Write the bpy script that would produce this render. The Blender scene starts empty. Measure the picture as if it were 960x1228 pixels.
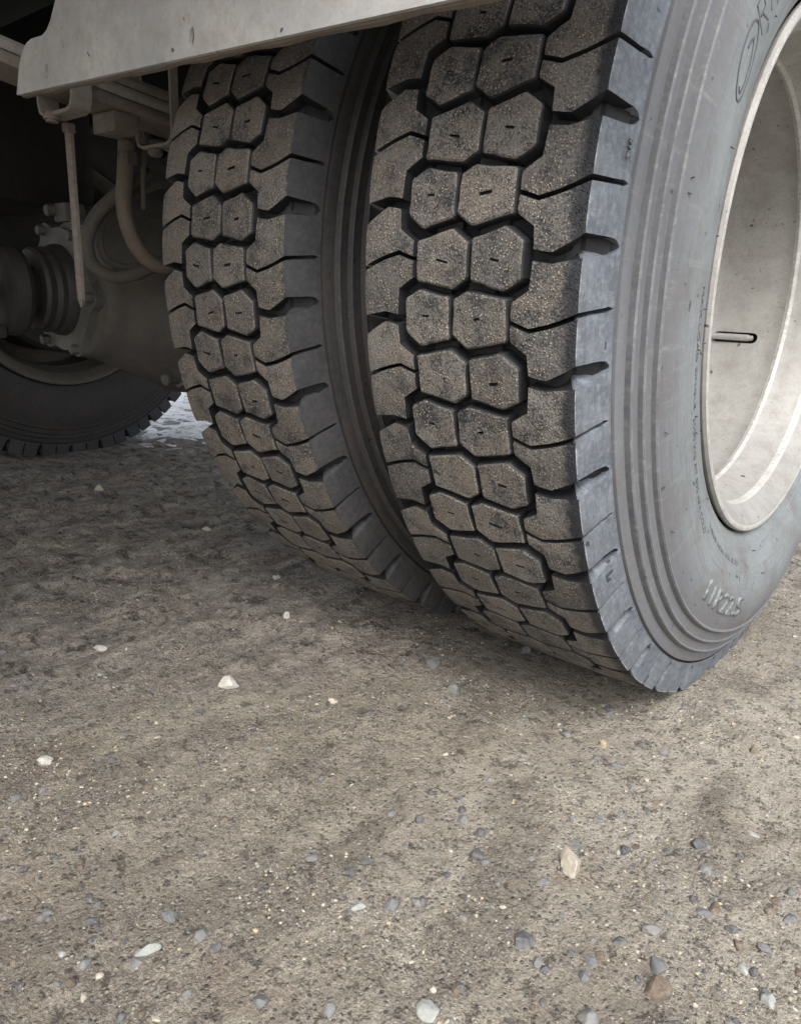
import bpy, bmesh, math, random
import numpy as np
from mathutils import Matrix, Vector
sc = bpy.context.scene
random.seed(7)
RNG = np.random.default_rng(11)

# ------------------------------------------------------------------ camera
cam_d = bpy.data.cameras.new('camera'); cam = bpy.data.objects.new('camera', cam_d)
sc.collection.objects.link(cam); sc.camera = cam
cam_d.sensor_fit = 'HORIZONTAL'; cam_d.sensor_width = 36.0
cam_d.lens = 36.0 * 895.3 / 960.0
cam_d.clip_start = 0.02; cam_d.clip_end = 2000
cam.matrix_world = Matrix(((0.75633, -0.20597, 0.62092, 0.27342), (0.65301, 0.18075, -0.73546, -1.03577),
                           (0.03925, 0.96172, 0.27120, 0.47183), (0, 0, 0, 1)))
sc.render.resolution_x = 800; sc.render.resolution_y = 1024

# ------------------------------------------------------------------ sky and sun
world = bpy.data.worlds.new('World'); sc.world = world; world.use_nodes = True
nt = world.node_tree; bg = nt.nodes['Background']
sky = nt.nodes.new('ShaderNodeTexSky'); sky.sky_type = 'NISHITA'; sky.sun_disc = False
SUN_EL, SUN_AZ = math.radians(50), math.radians(138)      # azimuth clockwise from +y
sky.sun_elevation = SUN_EL; sky.sun_rotation = SUN_AZ; sky.dust_density = 4.0; sky.air_density = 1.2
hs = nt.nodes.new('ShaderNodeHueSaturation'); hs.inputs['Saturation'].default_value = 0.38
nt.links.new(sky.outputs[0], hs.inputs['Color']); nt.links.new(hs.outputs[0], bg.inputs['Color'])
bg.inputs['Strength'].default_value = 0.15
sun_d = bpy.data.lights.new('sun', 'SUN'); sun_d.energy = 1.0; sun_d.angle = math.radians(22); sun_d.color = (1.0, 0.97, 0.93)
sun = bpy.data.objects.new('sun', sun_d); sc.collection.objects.link(sun)
sd = Vector((math.sin(SUN_AZ) * math.cos(SUN_EL), math.cos(SUN_AZ) * math.cos(SUN_EL), math.sin(SUN_EL)))
sun.rotation_euler = sd.to_track_quat('Z', 'Y').to_euler(); sun.location = sd * 30
vs = sc.view_settings; vs.view_transform = 'Standard'; vs.look = 'None'; vs.exposure = 0.90; vs.gamma = 1.0; vs.use_curve_mapping = False

# ------------------------------------------------------------------ helpers
COL = sc.collection
def link(o, parent=None):
    COL.objects.link(o)
    if parent is not None: o.parent = parent
    return o
def empty(name, loc=(0, 0, 0), parent=None):
    o = bpy.data.objects.new(name, None); o.location = loc; o.empty_display_size = 0.05
    return link(o, parent)
def meshobj(name, verts, faces, mats, parent=None, smooth=False, fm=None, loc=None, autos=None):
    me = bpy.data.meshes.new(name); me.from_pydata([tuple(v) for v in verts], [], [tuple(f) for f in faces])
    return finish(name, me, mats, parent, smooth, fm, loc, autos)
def finish(name, me, mats, parent=None, smooth=False, fm=None, loc=None, autos=None):
    if not isinstance(mats, (list, tuple)): mats = [mats]
    for m in mats: me.materials.append(m)
    if fm is not None: me.polygons.foreach_set('material_index', fm)
    if smooth or autos: me.polygons.foreach_set('use_smooth', [True] * len(me.polygons))
    if autos: me.set_sharp_from_angle(angle=math.radians(autos))
    me.update()
    o = bpy.data.objects.new(name, me)
    if loc is not None: o.location = loc
    return link(o, parent)
def from_bm(name, bm, mats, parent=None, smooth=False, loc=None, autos=None):
    bmesh.ops.recalc_face_normals(bm, faces=bm.faces)
    me = bpy.data.meshes.new(name); bm.to_mesh(me); bm.free()
    return finish(name, me, mats, parent, smooth, None, loc, autos)
def tag(o, label=None, cat=None, group=None, kind=None):
    if label: o['label'] = label
    if cat: o['category'] = cat
    if group: o['group'] = group
    if kind: o['kind'] = kind
    return o
def bm_box(bm, x0, x1, y0, y1, z0, z1, bev=0.0, mat=None, seg=2):
    r = bmesh.ops.create_cube(bm, size=1.0)
    for v in r['verts']:
        v.co = Vector(((x0 + x1) / 2 + v.co.x * (x1 - x0), (y0 + y1) / 2 + v.co.y * (y1 - y0), (z0 + z1) / 2 + v.co.z * (z1 - z0)))
    vs_ = r['verts']
    if bev > 0:
        es = list({e for v in vs_ for e in v.link_edges})
        b = bmesh.ops.bevel(bm, geom=es, offset=bev, segments=seg, affect='EDGES', profile=0.6)
        vs_ = list({v for f in b['faces'] for v in f.verts} | {v for v in vs_ if v.is_valid})
    if mat is not None:
        for v in vs_: v.co = mat @ v.co
    return vs_
def revolve(prof, n, axis='X', close=False, a0=0.0, a1=2 * math.pi):
    """prof: list of (axial, radius)."""
    full = abs(a1 - a0 - 2 * math.pi) < 1e-6
    m = len(prof); V = []; F = []
    cnt = n if full else n + 1
    for i in range(cnt):
        a = a0 + (a1 - a0) * i / n
        for (x, r) in prof:
            if axis == 'X': V.append((x, -r * math.cos(a), r * math.sin(a)))
            elif axis == 'Y': V.append((r * math.sin(a), x, r * math.cos(a)))
            else: V.append((r * math.cos(a), r * math.sin(a), x))
    for i in range(n):
        j = (i + 1) % cnt if full else i + 1
        for k in range(m - 1 if not close else m):
            k2 = (k + 1) % m
            F.append((i * m + k, i * m + k2, j * m + k2, j * m + k))
    return V, F
def tube_mesh(pts, rad, n=12, sub=4):
    P = [Vector(p) for p in pts]; Q = []
    for i in range(len(P) - 1):
        p0 = P[max(i - 1, 0)]; p1 = P[i]; p2 = P[i + 1]; p3 = P[min(i + 2, len(P) - 1)]
        for k in range(sub):
            t = k / sub
            Q.append(0.5 * ((2 * p1) + (p2 - p0) * t + (2 * p0 - 5 * p1 + 4 * p2 - p3) * t * t + (3 * p1 - p0 - 3 * p2 + p3) * t ** 3))
    Q.append(P[-1]); V = []; F = []
    up = Vector((0.3, 0.2, 1)).normalized()
    for i, q in enumerate(Q):
        d = (Q[min(i + 1, len(Q) - 1)] - Q[max(i - 1, 0)]).normalized()
        s = d.cross(up)
        if s.length < 0.1: s = d.cross(Vector((1, 0, 0)))
        s.normalize(); u = s.cross(d)
        for k in range(n):
            a = 2 * math.pi * k / n; V.append(q + (s * math.cos(a) + u * math.sin(a)) * rad)
    for i in range(len(Q) - 1):
        for k in range(n):
            k2 = (k + 1) % n; F.append((i * n + k, i * n + k2, (i + 1) * n + k2, (i + 1) * n + k))
    F.append(tuple(range(n))[::-1]); F.append(tuple((len(Q) - 1) * n + k for k in range(n)))
    return V, F
def bm_cyl(bm, c, axis, r, l, n=24, r2=None, bev=0.0):
    """cylinder centred at c along axis vector."""
    q = Vector(axis).normalized().to_track_quat('Z', 'Y').to_matrix().to_4x4()
    M = Matrix.Translation(Vector(c)) @ q
    res = bmesh.ops.create_cone(bm, cap_ends=True, cap_tris=False, segments=n, radius1=r, radius2=r if r2 is None else r2, depth=l, matrix=M)
    if bev > 0:
        es = [e for e in {e for v in res['verts'] for e in v.link_edges} if len(e.link_faces) == 2 and any(len(f.verts) > 4 for f in e.link_faces)]
        bmesh.ops.bevel(bm, geom=es, offset=bev, segments=2, affect='EDGES')

# ------------------------------------------------------------------ numpy noise
def _hash(ix, iy, seed):
    h = (ix.astype(np.int64) * 374761393 + iy.astype(np.int64) * 668265263 + seed * 1442695041) & 0xFFFFFFFF
    h = ((h ^ (h >> 13)) * 1274126177) & 0xFFFFFFFF
    h = h ^ (h >> 16)
    return (h & 0xFFFFFF) / float(0xFFFFFF)
def vnoise(x, y, seed=0):
    ix = np.floor(x); iy = np.floor(y); fx = x - ix; fy = y - iy
    fx = fx * fx * fx * (fx * (fx * 6 - 15) + 10); fy = fy * fy * fy * (fy * (fy * 6 - 15) + 10)
    a = _hash(ix, iy, seed); b = _hash(ix + 1, iy, seed); c = _hash(ix, iy + 1, seed); d = _hash(ix + 1, iy + 1, seed)
    return (a * (1 - fx) + b * fx) * (1 - fy) + (c * (1 - fx) + d * fx) * fy - 0.5
def ground_z(x, y):
    x = np.asarray(x, float); y = np.asarray(y, float)
    far = np.clip((-0.35 - x) / 0.5, 0, 1) * np.clip((y + 0.75) / 0.3, 0, 1)       # rougher clods beneath the truck
    # streaks run along the truck
    z = 0.009 * vnoise(x * 3.1, y * 1.9, 1) + 0.005 * vnoise(x * 9, y * 7, 2)
    z += (0.0036 + 0.009 * far) * vnoise(x * 26 + y * 6, y * 19, 3)
    z += (0.0028 + 0.009 * far) * np.maximum(vnoise(x * 60, y * 52, 4), -0.12)
    z += (0.0018 + 0.0030 * far) * np.maximum(vnoise(x * 130, y * 130, 5), -0.1)
    z += 0.0010 * vnoise(x * 270, y * 270, 6)
    z += (0.004 + 0.008 * far) * np.minimum(np.abs(vnoise(x * 15 + 3, y * 12, 31)), 0.22)
    d = np.hypot((x + 0.30) / 0.42, (y - 0.02) / 0.2)
    w = np.clip(1.6 - d, 0, 1)
    z = z * (1 - 0.85 * w) + 0.003 * w                                           # pressed flat under the tyres
    z += 0.007 * np.exp(-(((x - 0.075) / 0.05) ** 2 + ((y + 0.12) / 0.06) ** 2))
    return z

# ------------------------------------------------------------------ materials
def mat(name):
    m = bpy.data.materials.new(name); m.use_nodes = True
    return m, m.node_tree.nodes, m.node_tree.links, m.node_tree.nodes['Principled BSDF']
class G:
    """tiny node graph helper"""
    def __init__(s, m):
        s.t = m.node_tree; s.n = s.t.nodes; s.l = s.t.links; s.b = s.n['Principled BSDF']
        s.pos = s.n.new('ShaderNodeNewGeometry').outputs['Position']
    def inp(s, sock, v):
        if hasattr(v, 'is_output') or isinstance(v, bpy.types.NodeSocket): s.l.new(v, sock)
        else: sock.default_value = v
    def noise(s, scale, detail=3, rough=0.55, vec=None, dist=0.0):
        n = s.n.new('ShaderNodeTexNoise'); n.inputs['Scale'].default_value = scale; n.inputs['Detail'].default_value = detail
        n.inputs['Roughness'].default_value = rough; n.inputs['Distortion'].default_value = dist
        s.l.new(vec or s.pos, n.inputs['Vector']); return n.outputs['Fac']
    def vor(s, scale, out='Distance', feature='F1', vec=None):
        n = s.n.new('ShaderNodeTexVoronoi'); n.feature = feature; n.inputs['Scale'].default_value = scale
        s.l.new(vec or s.pos, n.inputs['Vector']); return n.outputs[out]
    def mapping(s, sc_, rot=(0, 0, 0), vec=None):
        n = s.n.new('ShaderNodeMapping'); n.inputs['Scale'].default_value = sc_; n.inputs['Rotation'].default_value = rot
        s.l.new(vec or s.pos, n.inputs['Vector']); return n.outputs[0]
    def ramp(s, f, stops, interp='LINEAR'):
        n = s.n.new('ShaderNodeValToRGB'); cr = n.color_ramp; cr.interpolation = interp
        while len(cr.elements) < len(stops): cr.elements.new(0.5)
        for e, (p, c) in zip(cr.elements, stops):
            e.position = p; e.color = (c, c, c, 1) if isinstance(c, (int, float)) else (*c, 1)
        s.l.new(f, n.inputs[0]); return n.outputs['Color']
    def mix(s, f, a, b, mode='MIX'):
        n = s.n.new('ShaderNodeMix'); n.data_type = 'RGBA'; n.blend_type = mode
        s.inp(n.inputs[0], f)
        for sock, v in ((n.inputs[6], a), (n.inputs[7], b)):
            if isinstance(v, tuple) and len(v) == 3: v = (*v, 1)
            s.inp(sock, v)
        return n.outputs[2]
    def math(s, op, a, b=0.0, clamp=False):
        n = s.n.new('ShaderNodeMath'); n.operation = op; n.use_clamp = clamp
        s.inp(n.inputs[0], a); s.inp(n.inputs[1], b); return n.outputs[0]
    def sep(s, vec=None):
        n = s.n.new('ShaderNodeSeparateXYZ'); s.l.new(vec or s.pos, n.inputs[0]); return n.outputs
    def objco(s):
        return s.n.new('ShaderNodeTexCoord').outputs['Object']
    def polar(s, kr, kt):
        o_ = s.sep(s.objco()); r = s.math('SQRT', s.math('ADD', s.math('MULTIPLY', o_[1], o_[1]), s.math('MULTIPLY', o_[2], o_[2])))
        a = s.math('ARCTAN2', o_[2], o_[1]); c = s.n.new('ShaderNodeCombineXYZ')
        s.l.new(s.math('MULTIPLY', r, kr), c.inputs[0]); s.l.new(s.math('MULTIPLY', a, kt), c.inputs[1]); s.l.new(s.math('MULTIPLY', o_[0], 8.0), c.inputs[2])
        return c.outputs[0]
    def bump(s, h, strength=0.5, dist=0.001, prev=None):
        n = s.n.new('ShaderNodeBump'); n.inputs['Strength'].default_value = strength; n.inputs['Distance'].default_value = dist
        s.l.new(h, n.inputs['Height'])
        if prev is not None: s.l.new(prev, n.inputs['Normal'])
        return n.outputs[0]
    def out(s, col=None, rough=None, nrm=None, metal=None, spec=None):
        if col is not None:
            if isinstance(col, tuple) and len(col) == 3: col = (*col, 1)
            s.inp(s.b.inputs['Base Color'], col)
        if rough is not None: s.inp(s.b.inputs['Roughness'], rough)
        if metal is not None: s.b.inputs['Metallic'].default_value = metal
        if spec is not None: s.b.inputs['Specular IOR Level'].default_value = spec
        if nrm is not None: s.l.new(nrm, s.b.inputs['Normal'])

def rubber_dusty(name, rub, dust, speck, cover, warm, edge=-0.015):
    m = mat(name)[0]; g = G(m)
    fine = g.noise(480, 3, 0.75); med = g.noise(50, 5, 0.7); big = g.noise(11, 3, 0.6); grit = g.noise(760, 2, 0.6)
    f = g.math('ADD', g.math('MULTIPLY', fine, 0.75), g.math('ADD', g.math('MULTIPLY', med, 0.75), g.math('MULTIPLY', big, 0.4)))
    f = g.ramp(f, [(cover - 0.09, 0.0), (cover + 0.13, 1.0)])
    ox = g.sep(g.objco())[0]                       # scrubbed clean towards the shoulder edge
    ex = g.math('ADD', g.math('ADD', ox, g.math('MULTIPLY', g.math('SUBTRACT', g.noise(120, 4, 0.7), 0.5), 0.016)), g.math('MULTIPLY', g.math('SUBTRACT', g.noise(25, 3, 0.6), 0.5), 0.016))
    ex = g.math('MULTIPLY', g.math('SUBTRACT', ex, edge), 140, True)
    f = g.math('MULTIPLY', f, g.math('SUBTRACT', 1.0, ex))
    dcol = g.mix(g.ramp(g.noise(22, 3), [(0.35, 0.0), (0.65, 1.0)]), dust, warm)
    rnd_ = g.n.new('ShaderNodeObjectInfo').outputs['Random']      # each block wears and holds dust a little differently
    f = g.math('MULTIPLY', f, g.math('ADD', 0.62, g.math('MULTIPLY', rnd_, 0.5)), True)
    c = g.mix(f, rub, dcol)
    sp = g.ramp(g.vor(360, 'Distance'), [(0.20, 1.0), (0.36, 0.0)])
    spm = g.math('MULTIPLY', sp, g.ramp(g.noise(60, 3), [(0.38, 0.0), (0.60, 1.0)]))
    c = g.mix(g.math('MULTIPLY', g.math('MULTIPLY', spm, 0.85), g.math('SUBTRACT', 1.0, ex)), c, speck)
    dk = g.ramp(grit, [(0.34, 1.0), (0.45, 0.0)])
    c = g.mix(g.math('MULTIPLY', dk, 0.85), c, tuple(x * 0.45 for x in rub))
    rough = g.math('ADD', g.math('MULTIPLY', f, 0.3), 0.55, True)
    nb = g.bump(g.math('ADD', g.math('ADD', fine, g.math('MULTIPLY', med, 1.2)), g.math('MULTIPLY', spm, 0.6)), 0.9, 0.0022)
    g.out(c, rough, nb, spec=0.35); return m
def rubber_plain(name, a, b, light, lt=0.5, scale=16, streak=None, rough=0.55, bumpd=0.0006, band=None, smear=(0.150, 0.136, 0.132)):
    m = mat(name)[0]; g = G(m)
    n1 = g.noise(scale, 5, 0.65); n2 = g.noise(180, 4, 0.7)
    c = g.mix(g.ramp(n1, [(0.3, 0.0), (0.7, 1.0)]), a, b)
    c = g.mix(g.math('MULTIPLY', g.ramp(n2, [(lt - 0.1, 0.0), (lt + 0.25, 1.0)]), 0.7), c, light)
    if band:
        oc = g.sep(g.objco()); rr = g.math('SQRT', g.math('ADD', g.math('MULTIPLY', oc[1], oc[1]), g.math('MULTIPLY', oc[2], oc[2])))
        rr = g.math('ADD', rr, g.math('MULTIPLY', g.math('SUBTRACT', g.noise(7, 3, 0.6), 0.5), 0.05))
        bf_ = g.ramp(rr, [(0.385, 0.0), (0.425, 1.0)])
        c = g.mix(g.math('MULTIPLY', bf_, 0.75), c, g.mix(n2, band, tuple(x * 1.25 for x in band)))
    if streak:
        circ = g.noise(1.0, 5, 0.7, g.polar(260, 5)); radl = g.noise(1.0, 5, 0.75, g.polar(14, 34)); blot = g.noise(1.0, 4, 0.65, g.polar(22, 6))
        c = g.mix(g.math('MULTIPLY', g.ramp(circ, [(0.50, 0.0), (0.70, 1.0)]), 0.55), c, streak)
        c = g.mix(g.math('MULTIPLY', g.ramp(blot, [(0.48, 0.0), (0.66, 1.0)]), 0.55), c, smear)
        c = g.mix(g.math('MULTIPLY', g.ramp(radl, [(0.56, 0.0), (0.72, 1.0)]), 0.45), c, light)
        c = g.mix(g.math('MULTIPLY', g.ramp(g.noise(1.0, 3, 0.8, g.polar(500, 26)), [(0.66, 0.0), (0.74, 1.0)]), 0.5), c, (0.42, 0.42, 0.41))
        pits = g.ramp(g.noise(75, 2, 0.5), [(0.27, 1.0), (0.31, 0.0)])
        c = g.mix(g.math('MULTIPLY', pits, 0.8), c, tuple(x * 0.3 for x in a))
    g.out(c, g.math('ADD', g.math('MULTIPLY', n1, 0.25), rough - 0.1), g.bump(g.math('ADD', n2, g.math('MULTIPLY', g.noise(600, 2), 0.6)), 0.5, bumpd), spec=0.4)
    return m
M_top_out = rubber_dusty('dusty_tread_outer', (0.036, 0.039, 0.046), (0.245, 0.234, 0.220), (0.56, 0.48, 0.39), 0.865, (0.235, 0.208, 0.178))
M_top_in = rubber_dusty('dusty_tread_inner', (0.040, 0.042, 0.047), (0.255, 0.236, 0.216), (0.54, 0.47, 0.38), 0.855, (0.245, 0.212, 0.178), -0.004)
M_wall = rubber_plain('groove_rubber', (0.014, 0.015, 0.018), (0.028, 0.029, 0.033), (0.055, 0.054, 0.055), 0.62)  # near-black rubber; also paints the shadow in the shoulder slots
M_shold_edge = rubber_plain('clean_rubber_edge', (0.035, 0.038, 0.046), (0.065, 0.068, 0.078), (0.12, 0.115, 0.11), 0.55)
M_corner = rubber_plain('pale_rubber_corner', (0.10, 0.11, 0.125), (0.20, 0.21, 0.23), (0.75, 0.77, 0.78), 0.50, 60)  # paler strip along the shoulder corner
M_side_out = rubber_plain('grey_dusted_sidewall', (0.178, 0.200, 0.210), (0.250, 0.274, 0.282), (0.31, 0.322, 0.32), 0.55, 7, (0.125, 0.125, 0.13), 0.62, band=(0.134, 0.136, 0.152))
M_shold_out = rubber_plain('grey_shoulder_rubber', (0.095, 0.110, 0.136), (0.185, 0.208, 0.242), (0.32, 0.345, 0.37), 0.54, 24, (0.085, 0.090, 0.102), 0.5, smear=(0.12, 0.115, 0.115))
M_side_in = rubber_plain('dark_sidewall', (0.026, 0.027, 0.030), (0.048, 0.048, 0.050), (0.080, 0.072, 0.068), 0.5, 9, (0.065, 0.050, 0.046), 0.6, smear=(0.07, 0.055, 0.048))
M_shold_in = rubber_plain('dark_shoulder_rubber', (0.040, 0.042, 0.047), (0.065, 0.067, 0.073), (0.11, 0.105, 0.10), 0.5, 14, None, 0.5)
M_dip = rubber_plain('shaded_rib_foot', (0.070, 0.072, 0.080), (0.115, 0.118, 0.128), (0.17, 0.17, 0.17), 0.55, 30)  # dark foot beside each sidewall rib, crease shade put into the colour
M_ridge = rubber_plain('worn_rib_rubber', (0.135, 0.14, 0.152), (0.24, 0.25, 0.26), (0.44, 0.45, 0.45), 0.62, 28)
M_letter = rubber_plain('raised_letter_rubber', (0.11, 0.12, 0.13), (0.19, 0.205, 0.215), (0.36, 0.37, 0.37), 0.5, 90)
M_print = rubber_plain('dark_marking_rubber', (0.065, 0.07, 0.082), (0.10, 0.105, 0.12), (0.16, 0.16, 0.16), 0.6)
def steel(name, a, b, dirt, rough=0.5, metal=0.0, dirt_amt=0.5, spots=True, sc1=6):
    m = mat(name)[0]; g = G(m)
    c = g.mix(g.ramp(g.noise(sc1, 5, 0.65), [(0.3, 0.0), (0.7, 1.0)]), a, b)
    d1 = g.ramp(g.noise(sc1 * 5, 6, 0.7), [(0.45, 0.0), (0.75, 1.0)])
    c = g.mix(g.math('MULTIPLY', d1, dirt_amt), c, dirt)
    fine = g.noise(260, 3, 0.7)
    c = g.mix(g.math('MULTIPLY', g.ramp(fine, [(0.5, 0.0), (0.7, 1.0)]), 0.35), c, dirt)
    if spots:
        v = g.ramp(g.noise(95, 2, 0.5), [(0.255, 1.0), (0.30, 0.0)])
        c = g.mix(g.math('MULTIPLY', v, 0.85), c, (0.03, 0.027, 0.025))
    g.out(c, rough, g.bump(g.math('ADD', fine, g.noise(60, 3)), 0.35, 0.0006), metal); return m
M_rim = steel('weathered_rim_paint', (0.29, 0.285, 0.268), (0.39, 0.385, 0.368), (0.19, 0.17, 0.15), 0.5, 0.0, 0.6, True, 9)
M_rim_glint = steel('rim_edge_highlight', (0.42, 0.415, 0.395), (0.60, 0.60, 0.585), (0.26, 0.225, 0.185), 0.40, 0.0, 0.8, False, 40)  # pale lip and bead rings, the bead highlights painted into the colour
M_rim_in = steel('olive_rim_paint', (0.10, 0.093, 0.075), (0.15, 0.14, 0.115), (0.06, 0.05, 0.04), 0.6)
M_plate = steel('galvanised_plate', (0.47, 0.485, 0.51), (0.70, 0.695, 0.68), (0.44, 0.39, 0.34), 0.5, 0.0, 0.8, True, 10)
M_plate_edge = steel('muddy_plate_edge', (0.22, 0.19, 0.16), (0.28, 0.24, 0.20), (0.15, 0.12, 0.10), 0.8)
M_spring = steel('dusty_spring_steel', (0.22, 0.19, 0.165), (0.31, 0.275, 0.245), (0.15, 0.115, 0.09), 0.8, 0.0, 0.7, False, 20)
M_spring_lt = steel('pale_dusty_steel', (0.33, 0.31, 0.28), (0.44, 0.42, 0.385), (0.20, 0.16, 0.13), 0.7, 0.0, 0.5, False, 20)
M_cast = steel('dark_cast_iron', (0.095, 0.090, 0.083), (0.150, 0.143, 0.132), (0.20, 0.18, 0.16), 0.75, 0.0, 0.5, False, 8)
M_oily = steel('oily_black_metal', (0.028, 0.027, 0.026), (0.045, 0.043, 0.041), (0.07, 0.062, 0.055), 0.6, 0.0, 0.5, False, 14)
M_cast_lt = steel('dusty_cast_iron', (0.11, 0.107, 0.10), (0.17, 0.165, 0.155), (0.06, 0.055, 0.05), 0.7, 0.0, 0.5, False, 20)
M_frame = steel('black_chassis_paint', (0.014, 0.014, 0.015), (0.025, 0.025, 0.025), (0.045, 0.040, 0.036), 0.7, 0.0, 0.5, False, 8)
M_hose = steel('dusty_rubber_hose', (0.10, 0.095, 0.085), (0.15, 0.14, 0.12), (0.20, 0.17, 0.14), 0.75, 0.0, 0.4, False, 30)
M_hose_brown = steel('brown_dusty_hose', (0.19, 0.155, 0.125), (0.24, 0.20, 0.165), (0.13, 0.10, 0.08), 0.75, 0.0, 0.4, False, 30)
M_chrome = steel('plated_valve_metal', (0.55, 0.54, 0.52), (0.66, 0.65, 0.63), (0.4, 0.36, 0.3), 0.3, 0.6, 0.3, False, 60)
M_dark = steel('dark_hollow', (0.012, 0.012, 0.012), (0.02, 0.02, 0.02), (0.03, 0.03, 0.03), 0.9, 0, 0.2, False)

def ground_mat():
    m = mat('sandy_dirt')[0]; g = G(m)
    xyz = g.sep()
    strk = g.mapping((1.0, 0.42, 1.0), (0, 0, math.radians(-28)))
    big = g.noise(2.6, 4, 0.6, strk); mid = g.noise(11, 6, 0.7, strk, 0.6); fine = g.noise(120, 4, 0.75); grain = g.noise(360, 4, 0.9); gr2 = g.noise(750, 2, 0.7)
    base = g.mix(g.ramp(big, [(0.38, 0.0), (0.62, 1.0)]), (0.345, 0.305, 0.244), (0.500, 0.455, 0.380))
    base = g.mix(g.math('MULTIPLY', g.ramp(mid, [(0.45, 0.0), (0.57, 1.0)]), 0.95), base, (0.250, 0.220, 0.180))
    # darker earth, part damp, part shade put into the colour, growing beneath the truck
    damp_shade = g.math('ADD', g.math('MULTIPLY', xyz[0], -0.85), g.math('MULTIPLY', xyz[1], 0.55))
    damp_shade = g.math('ADD', damp_shade, g.math('MULTIPLY', g.noise(3.6, 6, 0.72, strk, 0.8), 1.5))
    damp_shade_f = g.ramp(damp_shade, [(0.72, 0.0), (1.10, 1.0)])
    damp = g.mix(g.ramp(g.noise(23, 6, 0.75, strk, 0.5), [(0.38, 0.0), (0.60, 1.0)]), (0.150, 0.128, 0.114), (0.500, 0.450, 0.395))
    base = g.mix(g.math('MULTIPLY', damp_shade_f, 0.88), base, damp)
    # clods, cracks and small hollows, coloured dark and lowered in the bump
    hollow = g.math('MULTIPLY', g.ramp(g.noise(24, 5, 0.7, g.mapping((0.8, 1.3, 1.0), (0, 0, math.radians(-40)))), [(0.38, 1.0), (0.44, 0.0)]), g.math('ADD', 0.15, g.math('MULTIPLY', damp_shade_f, 0.75)))
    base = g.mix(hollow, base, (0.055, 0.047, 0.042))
    lumps = g.ramp(g.noise(60, 6, 0.8), [(0.35, 1.0), (0.43, 0.0)])
    base = g.mix(g.math('MULTIPLY', lumps, 0.55), base, (0.095, 0.078, 0.066))
    rust = g.ramp(g.noise(7.5, 5, 0.75), [(0.55, 0.0), (0.66, 1.0)])
    base = g.mix(g.math('MULTIPLY', rust, 0.35), base, (0.27, 0.19, 0.135))
    pale = g.ramp(g.noise(19, 5, 0.75, strk), [(0.57, 0.0), (0.66, 1.0)])
    base = g.mix(g.math('MULTIPLY', pale, 0.5), base, (0.50, 0.455, 0.37))
    # pale sand pushed out beside the outer tyre
    dn = g.n.new('ShaderNodeVectorMath'); dn.operation = 'DISTANCE'; g.l.new(g.pos, dn.inputs[0]); dn.inputs[1].default_value = (0.075, -0.125, 0.0)
    dd = g.math('ADD', dn.outputs['Value'], g.math('MULTIPLY', g.noise(40, 4, 0.7), 0.05))
    base = g.mix(g.math('MULTIPLY', g.ramp(dd, [(0.045, 1.0), (0.085, 0.0)]), 0.7), base, (0.56, 0.51, 0.43))
    # sand grains
    area = g.ramp(g.noise(5, 3, 0.6), [(0.35, 0.35), (0.65, 1.0)])
    base = g.mix(g.math('MULTIPLY', g.ramp(grain, [(0.50, 0.0), (0.66, 1.0)]), g.math('MULTIPLY', area, 0.95)), base, (0.66, 0.61, 0.52))
    base = g.mix(g.math('MULTIPLY', g.ramp(grain, [(0.34, 1.0), (0.47, 0.0)]), g.math('MULTIPLY', area, 0.95)), base, (0.085, 0.077, 0.070))
    base = g.mix(g.math('MULTIPLY', g.ramp(gr2, [(0.36, 1.0), (0.46, 0.0)]), 0.35), base, (0.12, 0.10, 0.085))
    v = g.n.new('ShaderNodeTexVoronoi'); v.inputs['Scale'].default_value = 230; g.l.new(g.pos, v.inputs['Vector'])
    vc = g.sep(v.outputs['Color'])
    crumb = g.math('MULTIPLY', g.ramp(v.outputs['Distance'], [(0.25, 1.0), (0.45, 0.0)]), g.ramp(vc[0], [(0.62, 0.0), (0.66, 1.0)]))
    ccol = g.ramp(vc[1], [(0.0, (0.07, 0.07, 0.075)), (0.40, (0.17, 0.17, 0.17)), (0.62, (0.27, 0.24, 0.20)), (0.8, (0.46, 0.41, 0.33)), (1.0, (0.62, 0.59, 0.53))])
    base = g.mix(g.math('MULTIPLY', crumb, 0.7), base, ccol)
    h = g.math('ADD', g.math('MULTIPLY', fine, 1.3), g.math('ADD', g.math('MULTIPLY', grain, 0.45), g.math('MULTIPLY', crumb, 0.35)))
    h = g.math('ADD', h, g.math('MULTIPLY', g.math('ADD', lumps, hollow), -0.6))
    g.out(base, g.math('SUBTRACT', 0.95, g.math('MULTIPLY', damp_shade_f, 0.25)), g.bump(h, 1.0, 0.0060), spec=0.25); return m
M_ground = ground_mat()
def snow_mat():
    m = mat('trodden_snow')[0]; g = G(m)
    c = g.mix(g.ramp(g.noise(2.2, 6, 0.75), [(0.40, 0.0), (0.62, 1.0)]), (0.93, 0.94, 0.95), (0.80, 0.78, 0.76))
    c = g.mix(g.ramp(g.noise(26, 5, 0.75), [(0.50, 0.0), (0.62, 1.0)]), c, (0.40, 0.37, 0.34))
    g.out(c, 0.6, g.bump(g.noise(30, 5, 0.7), 0.8, 0.02)); return m
M_snow = snow_mat()
def stone_mat(name, a, b):
    m = mat(name)[0]; g = G(m)
    c = g.mix(g.ramp(g.noise(120, 4, 0.7), [(0.35, 0.0), (0.65, 1.0)]), a, b)
    c = g.mix(g.math('MULTIPLY', g.ramp(g.noise(260, 4, 0.75), [(0.44, 0.0), (0.64, 1.0)]), 0.5), c, (0.28, 0.245, 0.20))
    g.out(c, 0.8, g.bump(g.noise(350, 4, 0.7), 0.5, 0.001)); return m
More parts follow.
